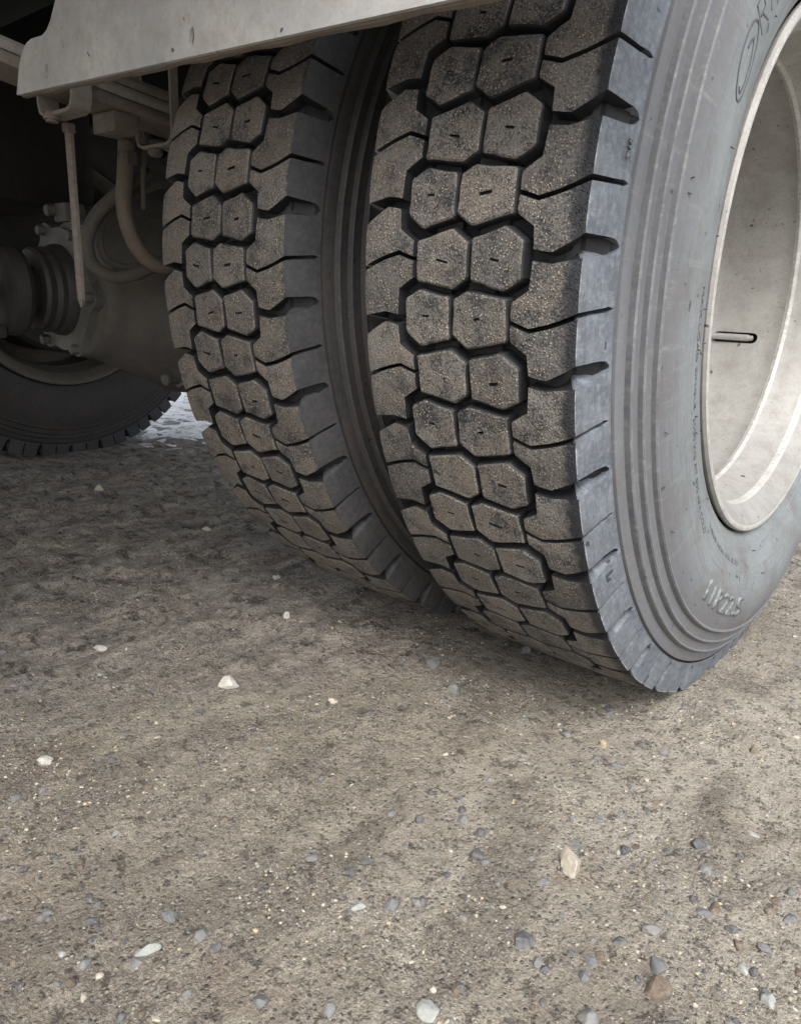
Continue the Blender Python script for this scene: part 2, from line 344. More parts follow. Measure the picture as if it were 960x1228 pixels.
SM = {
 'white': stone_mat('white_stone', (0.50, 0.475, 0.43), (0.64, 0.62, 0.57)),
 'beige': stone_mat('beige_stone', (0.48, 0.43, 0.35), (0.60, 0.55, 0.46)),
 'ochre': stone_mat('ochre_stone', (0.50, 0.40, 0.24), (0.58, 0.48, 0.32)),
 'grey': stone_mat('grey_stone', (0.155, 0.16, 0.165), (0.245, 0.25, 0.25)),
 'blue': stone_mat('blue_grey_stone', (0.115, 0.125, 0.14), (0.185, 0.195, 0.205)),
 'dark': stone_mat('dark_stone', (0.065, 0.070, 0.080), (0.12, 0.125, 0.135)),
 'pale': stone_mat('pale_green_grey_stone', (0.32, 0.345, 0.33), (0.42, 0.445, 0.425)),
 'brown': stone_mat('brown_stone', (0.10, 0.075, 0.055), (0.18, 0.14, 0.105)),
}

# ------------------------------------------------------------------ ground sheet
def axis_pts(lo, hi, d, far, grow=1.16):
    core = list(np.arange(lo, hi + 1e-9, d)); a = []; s = d; p = lo
    while p > -far: s = min(s * grow, far * 0.4); p -= s; a.append(p)
    b = []; s = d; p = core[-1]
    while p < far: s = min(s * grow, far * 0.4); p += s; b.append(p)
    return np.array(a[::-1] + core + b)
gx = axis_pts(-1.55, 0.62, 0.0035, 400); gy = axis_pts(-0.98, 0.42, 0.0035, 400)
XX, YY = np.meshgrid(gx, gy); ZZ = ground_z(XX, YY)
nx, ny = len(gx), len(gy)
me = bpy.data.meshes.new('ground')
me.vertices.add(nx * ny); me.vertices.foreach_set('co', np.stack([XX, YY, ZZ], -1).astype(np.float32).ravel())
ii = np.arange(nx * ny).reshape(ny, nx)
q = np.stack([ii[:-1, :-1], ii[:-1, 1:], ii[1:, 1:], ii[1:, :-1]], -1).reshape(-1, 4)
me.loops.add(q.size); me.loops.foreach_set('vertex_index', q.ravel().astype(np.int32))
me.polygons.add(len(q)); me.polygons.foreach_set('loop_start', np.arange(0, q.size, 4, dtype=np.int32))
me.polygons.foreach_set('use_smooth', np.ones(len(q), bool)); me.update(calc_edges=True); me.validate()
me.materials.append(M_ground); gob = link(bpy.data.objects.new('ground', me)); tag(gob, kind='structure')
# trodden snow beyond the far side of the truck
V = []; F = []; n1, n2 = 110, 80
for j in range(n2):
    for i in range(n1):
        u = i / (n1 - 1); w = j / (n2 - 1)
        x = -1.62 - 12 * u ** 2.0; y0 = 0.40 + 0.45 * vnoise(np.array([x * 2.3]), np.array([4.2]), 9)[0] + 0.16 * vnoise(np.array([x * 9]), np.array([1.2]), 10)[0]
        y = y0 + 14 * w ** 2.2
        e = min(1, w * 5) * min(1, u * 7)
        z = float(ground_z(x, y)) - 0.007 + e * (0.017 + 0.020 * float(vnoise(np.array([x * 6.]), np.array([y * 6.]), 12)[0]) + 0.010 * float(vnoise(np.array([x * 21.]), np.array([y * 21.]), 13)[0]))
        V.append((x, y, z))
for j in range(n2 - 1):
    for i in range(n1 - 1):
        a = j * n1 + i; F.append((a + 1, a, a + n1, a + n1 + 1))
tag(meshobj('snow', V, F, M_snow, smooth=True), kind='structure')

# ------------------------------------------------------------------ tyres
R0 = 0.520; TW = 0.216; XC = -TW / 2; DEP = 0.0135; ROWS = 68; STEP = 360.0 / ROWS
SX, SR = 0.0095, 0.4785                      # where the shoulder lugs end on the side
def crown(x): return R0 + 0.0032 * (1 - ((x - XC) / (TW / 2)) ** 2)
def P3(x, r, th):                             # th in degrees from the camera-facing horizontal, upwards
    a = math.radians(th); return Vector((x, -r * math.cos(a), r * math.sin(a)))
def offset_poly(pts, d):
    n = len(pts); out = []
    for i in range(n):
        p0 = Vector(pts[i - 1]); p1 = Vector(pts[i]); p2 = Vector(pts[(i + 1) % n])
        e1 = (p1 - p0).normalized(); e2 = (p2 - p1).normalized()
        n1_ = Vector((e1.y, -e1.x)); n2_ = Vector((e2.y, -e2.x)); b = (n1_ + n2_).normalized()
        out.append(p1 + b * (d / max(0.4, b.dot(n1_))))
    return out
MM2DEG = math.degrees(0.001 / R0)
def roughen(P, rnd, cut=0.0017, j=0.00045):
    out = []; n = len(P)
    for i in range(n):
        a, p, b = P[i - 1], P[i], P[(i + 1) % n]
        c = cut * rnd.uniform(.7, 1.2)
        q0 = p + (a - p).normalized() * c; q1 = p + (b - p).normalized() * c
        out += [q0, q1]
        L = (P[(i + 1) % n] - p).length; m = 2 if L > 0.025 else (1 if L > 0.014 else 0)
        d = (P[(i + 1) % n] - p).normalized(); nn = Vector((d.y, -d.x))
        for k in range(m):
            t = (k + 1) / (m + 1) + rnd.uniform(-.08, .08); out.append(p + d * (L * t) + nn * rnd.uniform(-j * 1.6, j))
    return out
def hex_mesh(pts, seed):
    """pts: (theta deg, x mm) clockwise or not; top face carries a short wear slit."""
    rnd = random.Random(seed)
    P = [Vector((x * 1e-3 + rnd.uniform(-.0006, .0006), math.radians(t) * R0 + rnd.uniform(-.0006, .0006))) for t, x in pts]
    area = sum(P[i - 1].x * P[i].y - P[i].x * P[i - 1].y for i in range(len(P)))
    if area < 0: P = P[::-1]
    P = offset_poly(P, 0.0004); P = roughen(P, rnd)
    bm = bmesh.new()
    def ring(pp, dh):
        vs_ = []
        for p in pp:
            vs_.append(bm.verts.new(P3(p.x, crown(p.x) + dh, math.degrees(p.y / R0))))
        return vs_
    # loops from the base up to the worn, slightly rounded top
    base = ring(offset_poly(P, 0.0022), -DEP - 0.002)
    mid = ring(offset_poly(P, 0.0005), -0.0028)
    edge = ring(offset_poly(P, -0.0005), -0.0012)
    top = ring(offset_poly(P, -0.0021), 0.0)
    n = len(P)
    for a, b, mi in ((base, mid, 0), (mid, edge, 0), (edge, top, 1)):   # only the worn tread face is dusty
        for i in range(n):
            f = bm.faces.new((a[i], a[(i + 1) % n], b[(i + 1) % n], b[i])); f.material_index = mi
    c = sum(P, Vector((0, 0))) / n; c += Vector((rnd.uniform(-.002, .002), rnd.uniform(-.0015, .0015)))
    L = rnd.uniform(.0030, .0068); Wd = rnd.uniform(.0008, .0015); tl = rnd.uniform(-.25, .25)
    sl = [Vector((-L, -Wd)), Vector((L, -Wd)), Vector((L, Wd)), Vector((-L, Wd))]
    sl = [c + Vector((v.x, v.y + v.x * tl)) for v in sl]
    if seed % 10 == 5: sl = [c + (v - c) * 0.35 for v in sl]     # worn almost away
    s1 = ring(sl, -0.0002); s2 = ring([c + (v - c) * 0.9 for v in sl], -0.0032)
    es = []
    for lp in (top, s1):
        for i in range(len(lp)):
            e = bm.edges.get((lp[i], lp[(i + 1) % len(lp)])) or bm.edges.new((lp[i], lp[(i + 1) % len(lp)])); es.append(e)
    r = bmesh.ops.triangle_fill(bm, edges=es, use_beauty=True, use_dissolve=False)
    for f in r['geom']:
        if isinstance(f, bmesh.types.BMFace): f.material_index = 1
    for i in range(4):
        f = bm.faces.new((s1[i], s1[(i + 1) % 4], s2[(i + 1) % 4], s2[i])); f.material_index = 0
    bm.faces.new(s2).material_index = 0
    bmesh.ops.recalc_face_normals(bm, faces=bm.faces)
    me = bpy.data.meshes.new('tread_block'); bm.to_mesh(me); bm.free(); return me
A_R = [(1.75, -114), (2.55, -101), (1.95, -62.5), (-1.65, -61.5), (-2.6, -99), (-1.4, -115)]
A_L = [(1.75, -166), (2.65, -150), (1.95, -119), (-1.75, -117.5), (-2.65, -149), (-1.4, -166)]
rot = lambda pp: [(-t, -216 - x) for t, x in pp]
B_L, B_R = rot(A_R), rot(A_L)
# shoulder lugs -----------------------------------------------------------------
def side_pt(t):                               # t 0..1 down the side face of the shoulder
    return (SX * t, R0 + (SR - R0) * t)
SN = Vector((R0 - SR, SX)).normalized()       # outward normal of side face in (x, r)
def interp(x, tab):
    if x <= tab[0][0]: return tab[0][1]
    for (a, va), (b, vb) in zip(tab, tab[1:]):
        if x <= b: return va + (vb - va) * (x - a) / (b - a)
    return tab[-1][1]
# v coordinate: mm along the tread (x) up to 0, then down the side as positive mm (0..42.6)
SLEN = math.hypot(SX, R0 - SR) * 1000
NAR = [(-58, 0.0), (-41, -0.6), (-22, -0.1), (0, 0.8), (SLEN, 1.25)]
WID = [(-41, 0.3), (-26, 0.0), (-10, 0.6), (0, 1.0), (SLEN, 1.3)]
NHW = [(-58, 0.20), (-20, 0.20), (0, 0.24), (SLEN * .70, 0.22), (SLEN * .86, 0.26), (SLEN * .91, 0.02), (SLEN, 0.01)]
WHW = [(-41, 0.50), (-24, 0.48), (-8, 0.80), (0, 0.98), (SLEN * .62, 0.78), (SLEN * .80, 0.66), (SLEN * .87, 0.46), (SLEN * .92, 0.02), (SLEN, 0.01)]
STN = [-57.5, -50, -42.2, -40.8, -33, -25, -17, -8, -1.6, 0.0, 1.6, 8, 16, 24, SLEN * .72, SLEN * .82, SLEN * .88, SLEN * .93, SLEN]
def side_depth(v):
    if v <= 0: return DEP
    t = v / SLEN
    return max(0.0006, 0.0150 * (1 - t) ** 0.45) if t < 0.9 else 0.0004
def lug_mesh(upper, seed, mirror=False):
    rnd = random.Random(seed); K = 5
    V = []; F = []; FM = []
    grid = []; base = []
    j1, j2 = rnd.uniform(-.05, .05), rnd.uniform(-.05, .05)
    for v in STN:
        nar = interp(v, NAR); nh = interp(v, NHW)
        wid = interp(v, WID); wh = interp(v, WHW)
        far = STEP
        if v < -41.5: out_ = 1.65 + (v + 57.5) / (57.5 - 42.2) * 1.05
        else: out_ = None
        if upper: lo = nar + nh; hi = out_ if out_ is not None else far + wid - wh
        else: hi = nar - nh; lo = -out_ if out_ is not None else -far + wid + wh
        lo += j1 * (1 if v < 0 else .3); hi += j2 * (1 if v < 0 else .3)
        if v <= 0: x = v * 1e-3; r = crown(x); nx_, nr_ = 0.0, 1.0
        else: x, r = side_pt(v / SLEN); nx_, nr_ = SN.x, SN.y
        if abs(v) < 2:                            # worn rounded shoulder edge
            x -= 0.0004; r -= 0.0005 if v == 0 else 0.0001
        if v == STN[0]: r -= 0.0008
        row = []; brow = []
        d = side_depth(v) + 0.002
        if -9 < v < 9: bx, br = -0.0150, 0.5000
        else: bx, br = x - nx_ * d, r - nr_ * d
        for k in range(K + 1):
            th = lo + (hi - lo) * k / K; rr = r; xx = x
            if k in (0, K) and v < SLEN * .7: rr -= 0.0008 * nr_; xx -= 0.0008 * nx_
            row.append(len(V)); V.append(P3(xx, rr, th))
        for k in (0, K):
            th = (lo - 0.18) if k == 0 else (hi + 0.18 + (0.62 * max(0.0, 1 - abs(v - 6) / (SLEN * .82 - 6 if v > 6 else 22)) if upper else 0))
            if v > SLEN * .7: th = lo if k == 0 else hi
            brow.append(len(V)); V.append(P3(bx, br, th))
        grid.append(row); base.append(brow)
    for i in range(len(STN) - 1):
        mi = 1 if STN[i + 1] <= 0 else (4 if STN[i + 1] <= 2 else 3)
        for k in range(K):
            F.append((grid[i][k], grid[i + 1][k], grid[i + 1][k + 1], grid[i][k + 1])); FM.append(mi)
        wm = 0 if STN[i] < -2 else 3
        F.append((grid[i][0], base[i][0], base[i + 1][0], grid[i + 1][0])); FM.append(0 if STN[i] < SLEN * .6 else wm)  # one slot wall dark, the other grey: shade and light put into colour
        F.append((grid[i][K], grid[i + 1][K], base[i + 1][1], base[i][1])); FM.append(wm)
    # inner wall
    bi = []
    for k in range(K + 1):
        p = V[grid[0][k]]; bi.append(len(V)); V.append(Vector((p.x - 0.002, p.y, p.z)) * 1.0)
        r = math.hypot(p.y, p.z); s = (R0 - DEP - .002) / r; V[-1].y *= s; V[-1].z *= s
    for k in range(K):
        F.append((grid[0][k], grid[0][k + 1], bi[k + 1], bi[k])); FM.append(0)
    if mirror:
        V = [Vector((-TW - p.x, p.y, -p.z)) for p in V]   # half turn about the radial axis
    me = bpy.data.meshes.new('shoulder_block'); me.from_pydata([tuple(p) for p in V], [], F)
    me.polygons.foreach_set('material_index', FM)
    bm = bmesh.new(); bm.from_mesh(me); bmesh.ops.recalc_face_normals(bm, faces=bm.faces); bm.to_mesh(me); bm.free()
    me.polygons.foreach_set('use_smooth', [True] * len(me.polygons)); me.set_sharp_from_angle(angle=math.radians(28))
    return me
# side profile below the lugs, (x, r): layered rings, bulge, bead
SIDE = [(SX - 0.0004, SR + 0.0014), (SX - 0.0045, SR + 0.0003), (SX - 0.0045, SR - 0.0018), (SX + 0.0016, SR - 0.0030), (0.0130, 0.4700),
        (0.0136, 0.4632), (0.0180, 0.4612), (0.0196, 0.4604), (0.0196, 0.4592), (0.0184, 0.4580), (0.0190, 0.4494), (0.0226, 0.4474), (0.0242, 0.4466), (0.0242, 0.4454),
        (0.0230, 0.4440), (0.0242, 0.4346), (0.0276, 0.4324), (0.0294, 0.4316), (0.0294, 0.4304), (0.0284, 0.4285), (0.0318, 0.4150), (0.0338, 0.4000), (0.0346, 0.3850),
        (0.0342, 0.3680), (0.0325, 0.3540), (0.0300, 0.3430), (0.0270, 0.3340), (0.0262, 0.3325), (0.0258, 0.3300), (0.0240, 0.3245),
        (0.0232, 0.3238), (0.0226, 0.3215), (0.0195, 0.3150), (0.0160, 0.3090), (0.0080, 0.3040), (-0.005, 0.298)]
def casing_profile():
    out_ = [(-0.0150, 0.5055), (-0.0120, 0.5025)]
    for v in (16, 24, SLEN * .72, SLEN * .80, SLEN * .86, SLEN * .91):
        x, r = side_pt(v / SLEN); d = side_depth(v); out_.append((x - SN.x * d, r - SN.y * d))
    right = [(-0.05, R0 - DEP + .002), (-0.02, R0 - DEP + .001)] + out_ + SIDE
    left = [(-TW - x, r) for x, r in right][::-1]
    return left + right
def belly(x, y, z):
    """the loaded tyre bellies out above the contact patch"""
    r = math.hypot(y, z); a = math.atan2(z, -y) + math.pi / 2
    if not (0.315 < r < 0.472 and abs(a) < 0.75): return 0.0
    return 0.009 * math.cos(a / 0.75 * math.pi / 2) ** 2 * math.sin((r - 0.315) / 0.157 * math.pi) * (1 if x > XC else -1)
CP = casing_profile()
def casing_mesh(m_side):
    V, F = revolve(CP, 272)
    me = bpy.data.meshes.new('tyre_casing'); me.from_pydata(V, [], F); m = len(CP)
    fm = []
    for i in range(len(F)):
        k = i % (m - 1); r = (CP[k][1] + CP[k + 1][1]) / 2
        inner = r > 0.4800  # groove and slot floors take dark rubber, shade put into the colour
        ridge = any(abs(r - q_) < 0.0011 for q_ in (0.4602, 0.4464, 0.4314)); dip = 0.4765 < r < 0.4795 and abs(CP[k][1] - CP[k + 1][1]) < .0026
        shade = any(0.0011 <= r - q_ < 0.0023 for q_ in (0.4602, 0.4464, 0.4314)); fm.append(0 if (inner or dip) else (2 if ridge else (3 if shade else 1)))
    bm = bmesh.new(); bm.from_mesh(me)
    # tie bars: low rubber bridges in the cross grooves between the hexagons
    for row in range(ROWS):
        th = row * STEP + STEP / 2
        for xx, w in ((-0.088, 0.013), (-0.132, 0.013)):
            s = -1 if row % 2 else 1
            vs_ = []
            for dx in (-w, w):
                for dt in (-0.45, 0.45):
                    for dr in (-0.002, 0.0068):
                        vs_.append(bm.verts.new(P3(xx + dx + (0.005 if s > 0 else -0.003), R0 - DEP + dr, th + dt + dx * 8 * s)))
            for f in ((0, 1, 3, 2), (4, 6, 7, 5), (0, 4, 5, 1), (2, 3, 7, 6), (1, 5, 7, 3)):
                bm.faces.new([vs_[i] for i in f])
    nf0 = len(F)
    bm.faces.ensure_lookup_table(); bmesh.ops.recalc_face_normals(bm, faces=bm.faces)
    bm.to_mesh(me); bm.free()
    fm += [0] * (len(me.polygons) - nf0)
    me.polygons.foreach_set('material_index', fm)
    me.polygons.foreach_set('use_smooth', [True] * len(me.polygons)); me.set_sharp_from_angle(angle=math.radians(24))
    return me
HEX = {k: [hex_mesh(p, i * 10 + s) for s in range(6)] for i, (k, p) in enumerate((('AR', A_R), ('AL', A_L), ('BL', B_L), ('BR', B_R)))}
LUG = {(u, mr): [lug_mesh(u, 100 + s + 10 * u + 20 * mr, mr) for s in range(3)] for u in (True, False) for mr in (True, False)}
def blocks_for_row(i):
    """row index i: even = A rows, odd = B rows (one pitch lower = +1 row up)."""
    A = i % 2 == 0
    res_ = [('tread_block', HEX['AR' if A else 'BR']), ('tread_block', HEX['AL' if A else 'BL'])]
    if A: res_ += [('shoulder_block', LUG[(True, False)]), ('shoulder_block', LUG[(False, False)])]
    else: res_ += [('shoulder_block', LUG[(True, True)]), ('shoulder_block', LUG[(False, True)])]
    return res_
def build_tyre(wheel, phase, mats, vis):
    """mats: (groove, top, edge, shoulder, sidewall). phase: angle of an A row in degrees."""
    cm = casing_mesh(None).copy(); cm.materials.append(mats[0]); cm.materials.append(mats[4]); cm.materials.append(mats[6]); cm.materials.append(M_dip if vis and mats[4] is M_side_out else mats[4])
    if vis:
        for v in cm.vertices: v.co.x += belly(v.co.x, v.co.y, v.co.z)
    cas = link(bpy.data.objects.new('tyre_casing', cm), wheel)
    cache = {}; rest = []
    for i in range(ROWS):
        th = phase + i * STEP
        t = (th + 180) % 360 - 180
        for name, var in blocks_for_row(i):
            src = var[RNG.integers(len(var))]
            if src.name not in cache:
                c = src.copy()
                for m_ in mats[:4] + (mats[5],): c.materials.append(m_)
                cache[src.name] = c
            me_ = cache[src.name]
            R = Matrix.Rotation(math.radians(-t), 4, 'X')
            if vis and vis[0] <= t <= vis[1]:
                o = link(bpy.data.objects.new(name, me_), wheel); o.rotation_euler = (math.radians(-t), 0, 0)
            else: rest.append((me_, R))
    if rest:
        bm = bmesh.new()
        for me_, R in rest:
            n0 = len(bm.verts); bm.from_mesh(me_); bm.verts.ensure_lookup_table()
            for k in range(n0, len(bm.verts)): bm.verts[k].co = R @ bm.verts[k].co
        me2 = bpy.data.meshes.new('tread_blocks'); bm.to_mesh(me2); bm.free()
        for m_ in mats[:4] + (mats[5],): me2.materials.append(m_)
        o = link(bpy.data.objects.new('tread_blocks', me2), wheel); tag(o, kind='stuff')
    return cas

# ------------------------------------------------------------------ rim
RIMP = [(-0.012, 0.2930), (0.004, 0.2955), (0.010, 0.3000), (0.0150, 0.3046), (0.0190, 0.3056), (0.0222, 0.3040), (0.0232, 0.3010), (0.0222, 0.2975),
        (0.0190, 0.2925), (0.0130, 0.2850), (0.0070, 0.2790), (0.0025, 0.2752), (0.0005, 0.2735), (-0.0015, 0.2722), (-0.0050, 0.2718), (-0.0085, 0.2712),
        (-0.0200, 0.2660), (-0.0380, 0.2612), (-0.0490, 0.2590), (-0.0510, 0.2572), (-0.0535, 0.2565), (-0.0560, 0.2574), (-0.0585, 0.2592), (-0.0800, 0.2598),
        (-0.1200, 0.2596), (-0.1570, 0.2592)]
DISC = [(-0.1570, 0.2592), (-0.1630, 0.2560), (-0.1665, 0.2490), (-0.1675, 0.2350), (-0.1650, 0.2000), (-0.1560, 0.1780), (-0.1520, 0.1650), (-0.1520, 0.0900)]
BACK = [(-0.1520, 0.0900), (-0.1580, 0.0900), (-0.1600, 0.1650), (-0.1720, 0.2000), (-0.1750, 0.2500), (-0.1900, 0.2700), (-0.2200, 0.2800), (-0.2340, 0.3000), (-0.2380, 0.3040), (-0.2340, 0.3060), (-0.2260, 0.3010), (-0.2150, 0.2950)]
def rim_parts(wheel, m_body, m_edge, slot, flip):
    body = RIMP + DISC[1:] + BACK[1:]
    V, F = revolve(body, 192); m = len(body); fm = []
    for i in range(len(F)):
        k = i % (m - 1)
        fm.append(1 if k in (12, 13, 14, 18, 19, 20, 21) or 5 <= k <= 6 else 0)
    o = meshobj('rim', V, F, [m_body, m_edge], wheel, fm=fm, autos=35)
    if flip: o.matrix_parent_inverse = Matrix.Identity(4); o.rotation_euler = (0, 0, math.pi); o.location = (-TW, 0, 0)
    sub = o.modifiers.new('thick', 'SOLIDIFY'); sub.thickness = 0.004; sub.offset = 1.0 if False else -1.0
    return o

# ------------------------------------------------------------------ the truck
truck = empty('truck', (-1.21, 0, 0)); tag(truck, 'dusty heavy truck with dual rear tyres, leaf springs and dark axle parked on dirt', 'truck')
AX = 0.508
def in_truck(o):                                # parts are modelled in world coordinates
    o.parent = truck; o.matrix_parent_inverse = Matrix.Translation((1.21, 0, 0)); return o
w_out = empty('wheel', (0, 0, AX)); in_truck(w_out); w_out['label'] = 'outer dual wheel with pale grey sidewall and open steel rim'
w_in = empty('wheel', (-0.3273, 0, AX)); in_truck(w_in); w_in['label'] = 'inner dual wheel with dark sidewall behind the outer one'
w_far = empty('wheel', (-1.8837, 0, AX)); in_truck(w_far); w_far['label'] = 'wheel on the far side, deep in shadow'
PH_O = -3.4 - 2.0; PH_I = 1.3 - 2.0
build_tyre(w_out, PH_O, (M_wall, M_top_out, M_shold_edge, M_shold_out, M_side_out, M_corner, M_ridge), (-92, 58))
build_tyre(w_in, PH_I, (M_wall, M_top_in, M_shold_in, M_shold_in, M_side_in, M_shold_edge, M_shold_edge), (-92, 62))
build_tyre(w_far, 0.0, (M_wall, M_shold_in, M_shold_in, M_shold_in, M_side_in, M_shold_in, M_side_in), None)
rim_o = rim_parts(w_out, M_rim, M_rim_glint, True, False)
rim_parts(w_in, M_rim_in, M_rim_in, False, True)
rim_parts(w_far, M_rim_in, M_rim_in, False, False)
# valve slot in the far wall of the outer rim, with the metal stem lying in it
sy, sz = 0.2520, 0.437 - AX
sa = math.atan2(sz, sy)
def slot_cut():
    bm = bmesh.new(); n = 10; w = 0.0085; x0, x1 = -0.150, -0.098
    prof = [(x1 + w * math.cos(a), w * math.sin(a)) for a in np.linspace(-math.pi / 2, math.pi / 2, n)] + [(x0 + w * math.cos(a), w * math.sin(a)) for a in np.linspace(math.pi / 2, 1.5 * math.pi, n)]
    lo = [bm.verts.new((x, t, 0.249)) for x, t in prof]; hi = [bm.verts.new((x, t, 0.281)) for x, t in prof]
    bm.faces.new(lo[::-1]); bm.faces.new(hi)
    for i in range(len(lo)): j = (i + 1) % len(lo); bm.faces.new((lo[i], lo[j], hi[j], hi[i]))
    # local z is the radial direction (y cos, z sin)
    M = Matrix(((1, 0, 0, 0), (0, -math.sin(sa), math.cos(sa), 0), (0, math.cos(sa), math.sin(sa), 0), (0, 0, 0, 1)))
    bmesh.ops.recalc_face_normals(bm, faces=bm.faces)
    bm.transform(M); bmesh.ops.recalc_face_normals(bm, faces=bm.faces)
    me_ = bpy.data.meshes.new('cut'); bm.to_mesh(me_); bm.free(); return bpy.data.objects.new('cut', me_), M
cutter, SLM = slot_cut(); COL.objects.link(cutter); cutter.parent = w_out
bpy.context.view_layer.update()
md = rim_o.modifiers.new('slot', 'BOOLEAN'); md.object = cutter; md.operation = 'DIFFERENCE'; md.solver = 'EXACT'
dg = bpy.context.evaluated_depsgraph_get()
nm = bpy.data.meshes.new_from_object(rim_o.evaluated_get(dg)); rim_o.modifiers.clear()
if len(nm.polygons) > 1000: rim_o.data = nm
else:
    print('BOOLEAN FAILED'); rim_o.modifiers.new('thick', 'SOLIDIFY').thickness = 0.004
bpy.data.objects.remove(cutter, do_unlink=True)
V, F = revolve([(-0.158, 0.276), (-0.085, 0.276)], 24, a0=math.pi - sa - 0.12, a1=math.pi - sa + 0.12)
meshobj('valve_pocket', V, F, M_dark, w_out)
bm = bmesh.new()
c0 = SLM @ Vector((-0.172, -0.0005, 0.2548)); c1 = SLM @ Vector((-0.1005, -0.0005, 0.2575))
bm_cyl(bm, (c0 + c1) / 2, c1 - c0, 0.0052, (c1 - c0).length, 16, bev=0.0015)
bm_cyl(bm, c1, c1 - c0, 0.0040, 0.010, 12, bev=0.001)
from_bm('valve_stem', bm, M_chrome, w_out, autos=40)
# hub and drums
for w, sgn in ((w_out, 1), (w_in, 1), (w_far, 1)):
    V, F = revolve([(-0.25, 0.105), (-0.150, 0.100), (-0.142, 0.095), (-0.138, 0.0001)] if w is not w_in else [(-0.26, 0.11), (-0.02, 0.11)], 40)
    meshobj('hub', V, F, M_cast, w, autos=35)
for i in range(10):
    bm = bmesh.new(); a = 2 * math.pi * i / 10
    bm_cyl(bm, (-0.145, 0.135 * math.cos(a), 0.135 * math.sin(a)), (1, 0, 0), 0.016, 0.026, 6, bev=0.0015)
    from_bm('wheel_nut', bm, M_cast_lt, w_out, autos=30)

# embossed writing and marks on the outer sidewall
def side_x(r):
    pts = sorted(SIDE, key=lambda p: p[1]); return interp(r, [(p[1], p[0]) for p in pts])
def polar_text(body, r_base, th0, h, parent, squeeze=1.0, tops_in=True, name='sidewall_lettering', lift=0.0018):
    cu = bpy.data.curves.new('t', 'FONT'); cu.body = body; cu.size = 1.0; cu.extrude = 0.0; cu.offset = 0.012 if h > 0.02 else -0.006; cu.resolution_u = 3
    to = bpy.data.objects.new('t', cu); COL.objects.link(to); bpy.context.view_layer.update()
    me_ = bpy.data.meshes.new_from_object(to.evaluated_get(bpy.context.evaluated_depsgraph_get())); bpy.data.objects.remove(to)
    bm = bmesh.new(); bm.from_mesh(me_); bmesh.ops.subdivide_edges(bm, edges=[e for e in bm.edges if e.calc_length() > 0.3], cuts=2)
    bmesh.ops.triangulate(bm, faces=bm.faces)
    top = bm.faces[:]
    r_ = bmesh.ops.extrude_face_region(bm, geom=top)
    ext = {v for v in r_['geom'] if isinstance(v, bmesh.types.BMVert)}
    for v in bm.verts:
        u, t = v.co.x * h * squeeze, v.co.y * h
        # seen from outboard (+x): camera-facing horizontal is th=0, th grows upwards, i.e. clockwise when seen from +x with -y to the left
        if tops_in: r = r_base - t; th = th0 - math.degrees(u / r_base)
        else: r = r_base + t; th = th0 + math.degrees(u / r_base)
        x = side_x(r)
        lf = lift if v in ext else -0.0015
        p = P3(x + lf, r, th); p.x += belly(p.x, p.y, p.z); v.co = p
    return from_bm(name, bm, M_letter if name == 'sidewall_lettering' else M_print, parent)
polar_text('11R22.5', 0.4085, -54.5, 0.034, w_out, 1.35, True)
polar_text('MAX LOAD SINGLE  3000 KG AT 830 KPA COLD', 0.366, -2.0, 0.0095, w_out, 1.35, True, 'sidewall_print', 0.0004)
polar_text('TUBELESS  RADIAL  STEEL BELTED', 0.348, -47.0, 0.0080, w_out, 1.2, True, 'sidewall_print', 0.0003)
polar_text('TWI', 0.4850, 8.2, 0.0065, w_out, 1.2, False, 'sidewall_lettering', 0.0006)
def polar_poly(lines, name, mtl, wid, lift=0.0006):
    """thin raised strokes; lines: lists of (r, theta)"""
    V = []; F = []
    for ln in lines:
        n = len(ln); b = len(V)
        for i, (r, th) in enumerate(ln):
            r0_, t0 = ln[max(i - 1, 0)]; r1_, t1 = ln[min(i + 1, n - 1)]
            d = Vector(((r1_ - r0_), math.radians(t1 - t0) * r)).normalized(); nn = Vector((-d.y, d.x)) * wid / 2
            for s_, lf in ((1, -0.001), (0.6, lift), (-0.6, lift), (-1, -0.001)):
                rr = r + nn.x * s_; tt = th + math.degrees(nn.y * s_ / r); V.append(P3(side_x(rr) + lf, rr, tt))
        for i in range(n - 1):
            for k in range(3): F.append((b + i * 4 + k, b + i * 4 + k + 1, b + (i + 1) * 4 + k + 1, b + (i + 1) * 4 + k))
    return meshobj(name, V, F, mtl, w_out)
def ell(rc, tc, a, b, tilt=0.0, n=28, a0=0, a1=360):
    out_ = []
    for i in range(n + 1):
        q_ = math.radians(a0 + (a1 - a0) * i / n); u = a * math.cos(q_); v = b * math.sin(q_)
        out_.append((rc + v * math.cos(tilt) + u * math.sin(tilt), tc + math.degrees((u * math.cos(tilt) - v * math.sin(tilt)) / rc)))
    return out_
polar_poly([ell(0.378, 25.6, 0.033, 0.0135, 0.10), ell(0.377, 25.0, 0.022, 0.0065, 0.1, 20, 150, 420)], 'sidewall_emblem', M_print, 0.0026)
polar_poly([[(0.366, 31.0), (0.392, 31.3), (0.392, 33.2), (0.380, 33.4), (0.380, 31.6)], [(0.380, 32.2), (0.365, 33.6)],
            [(0.365, 35.2), (0.392, 36.2), (0.366, 37.4)], [(0.376, 35.5), (0.376, 37.0)],
            [(0.392, 38.6), (0.366, 38.8), (0.366, 41.2)], [(0.392, 42.5), (0.366, 42.7)]], 'sidewall_emblem', M_print, 0.0026)
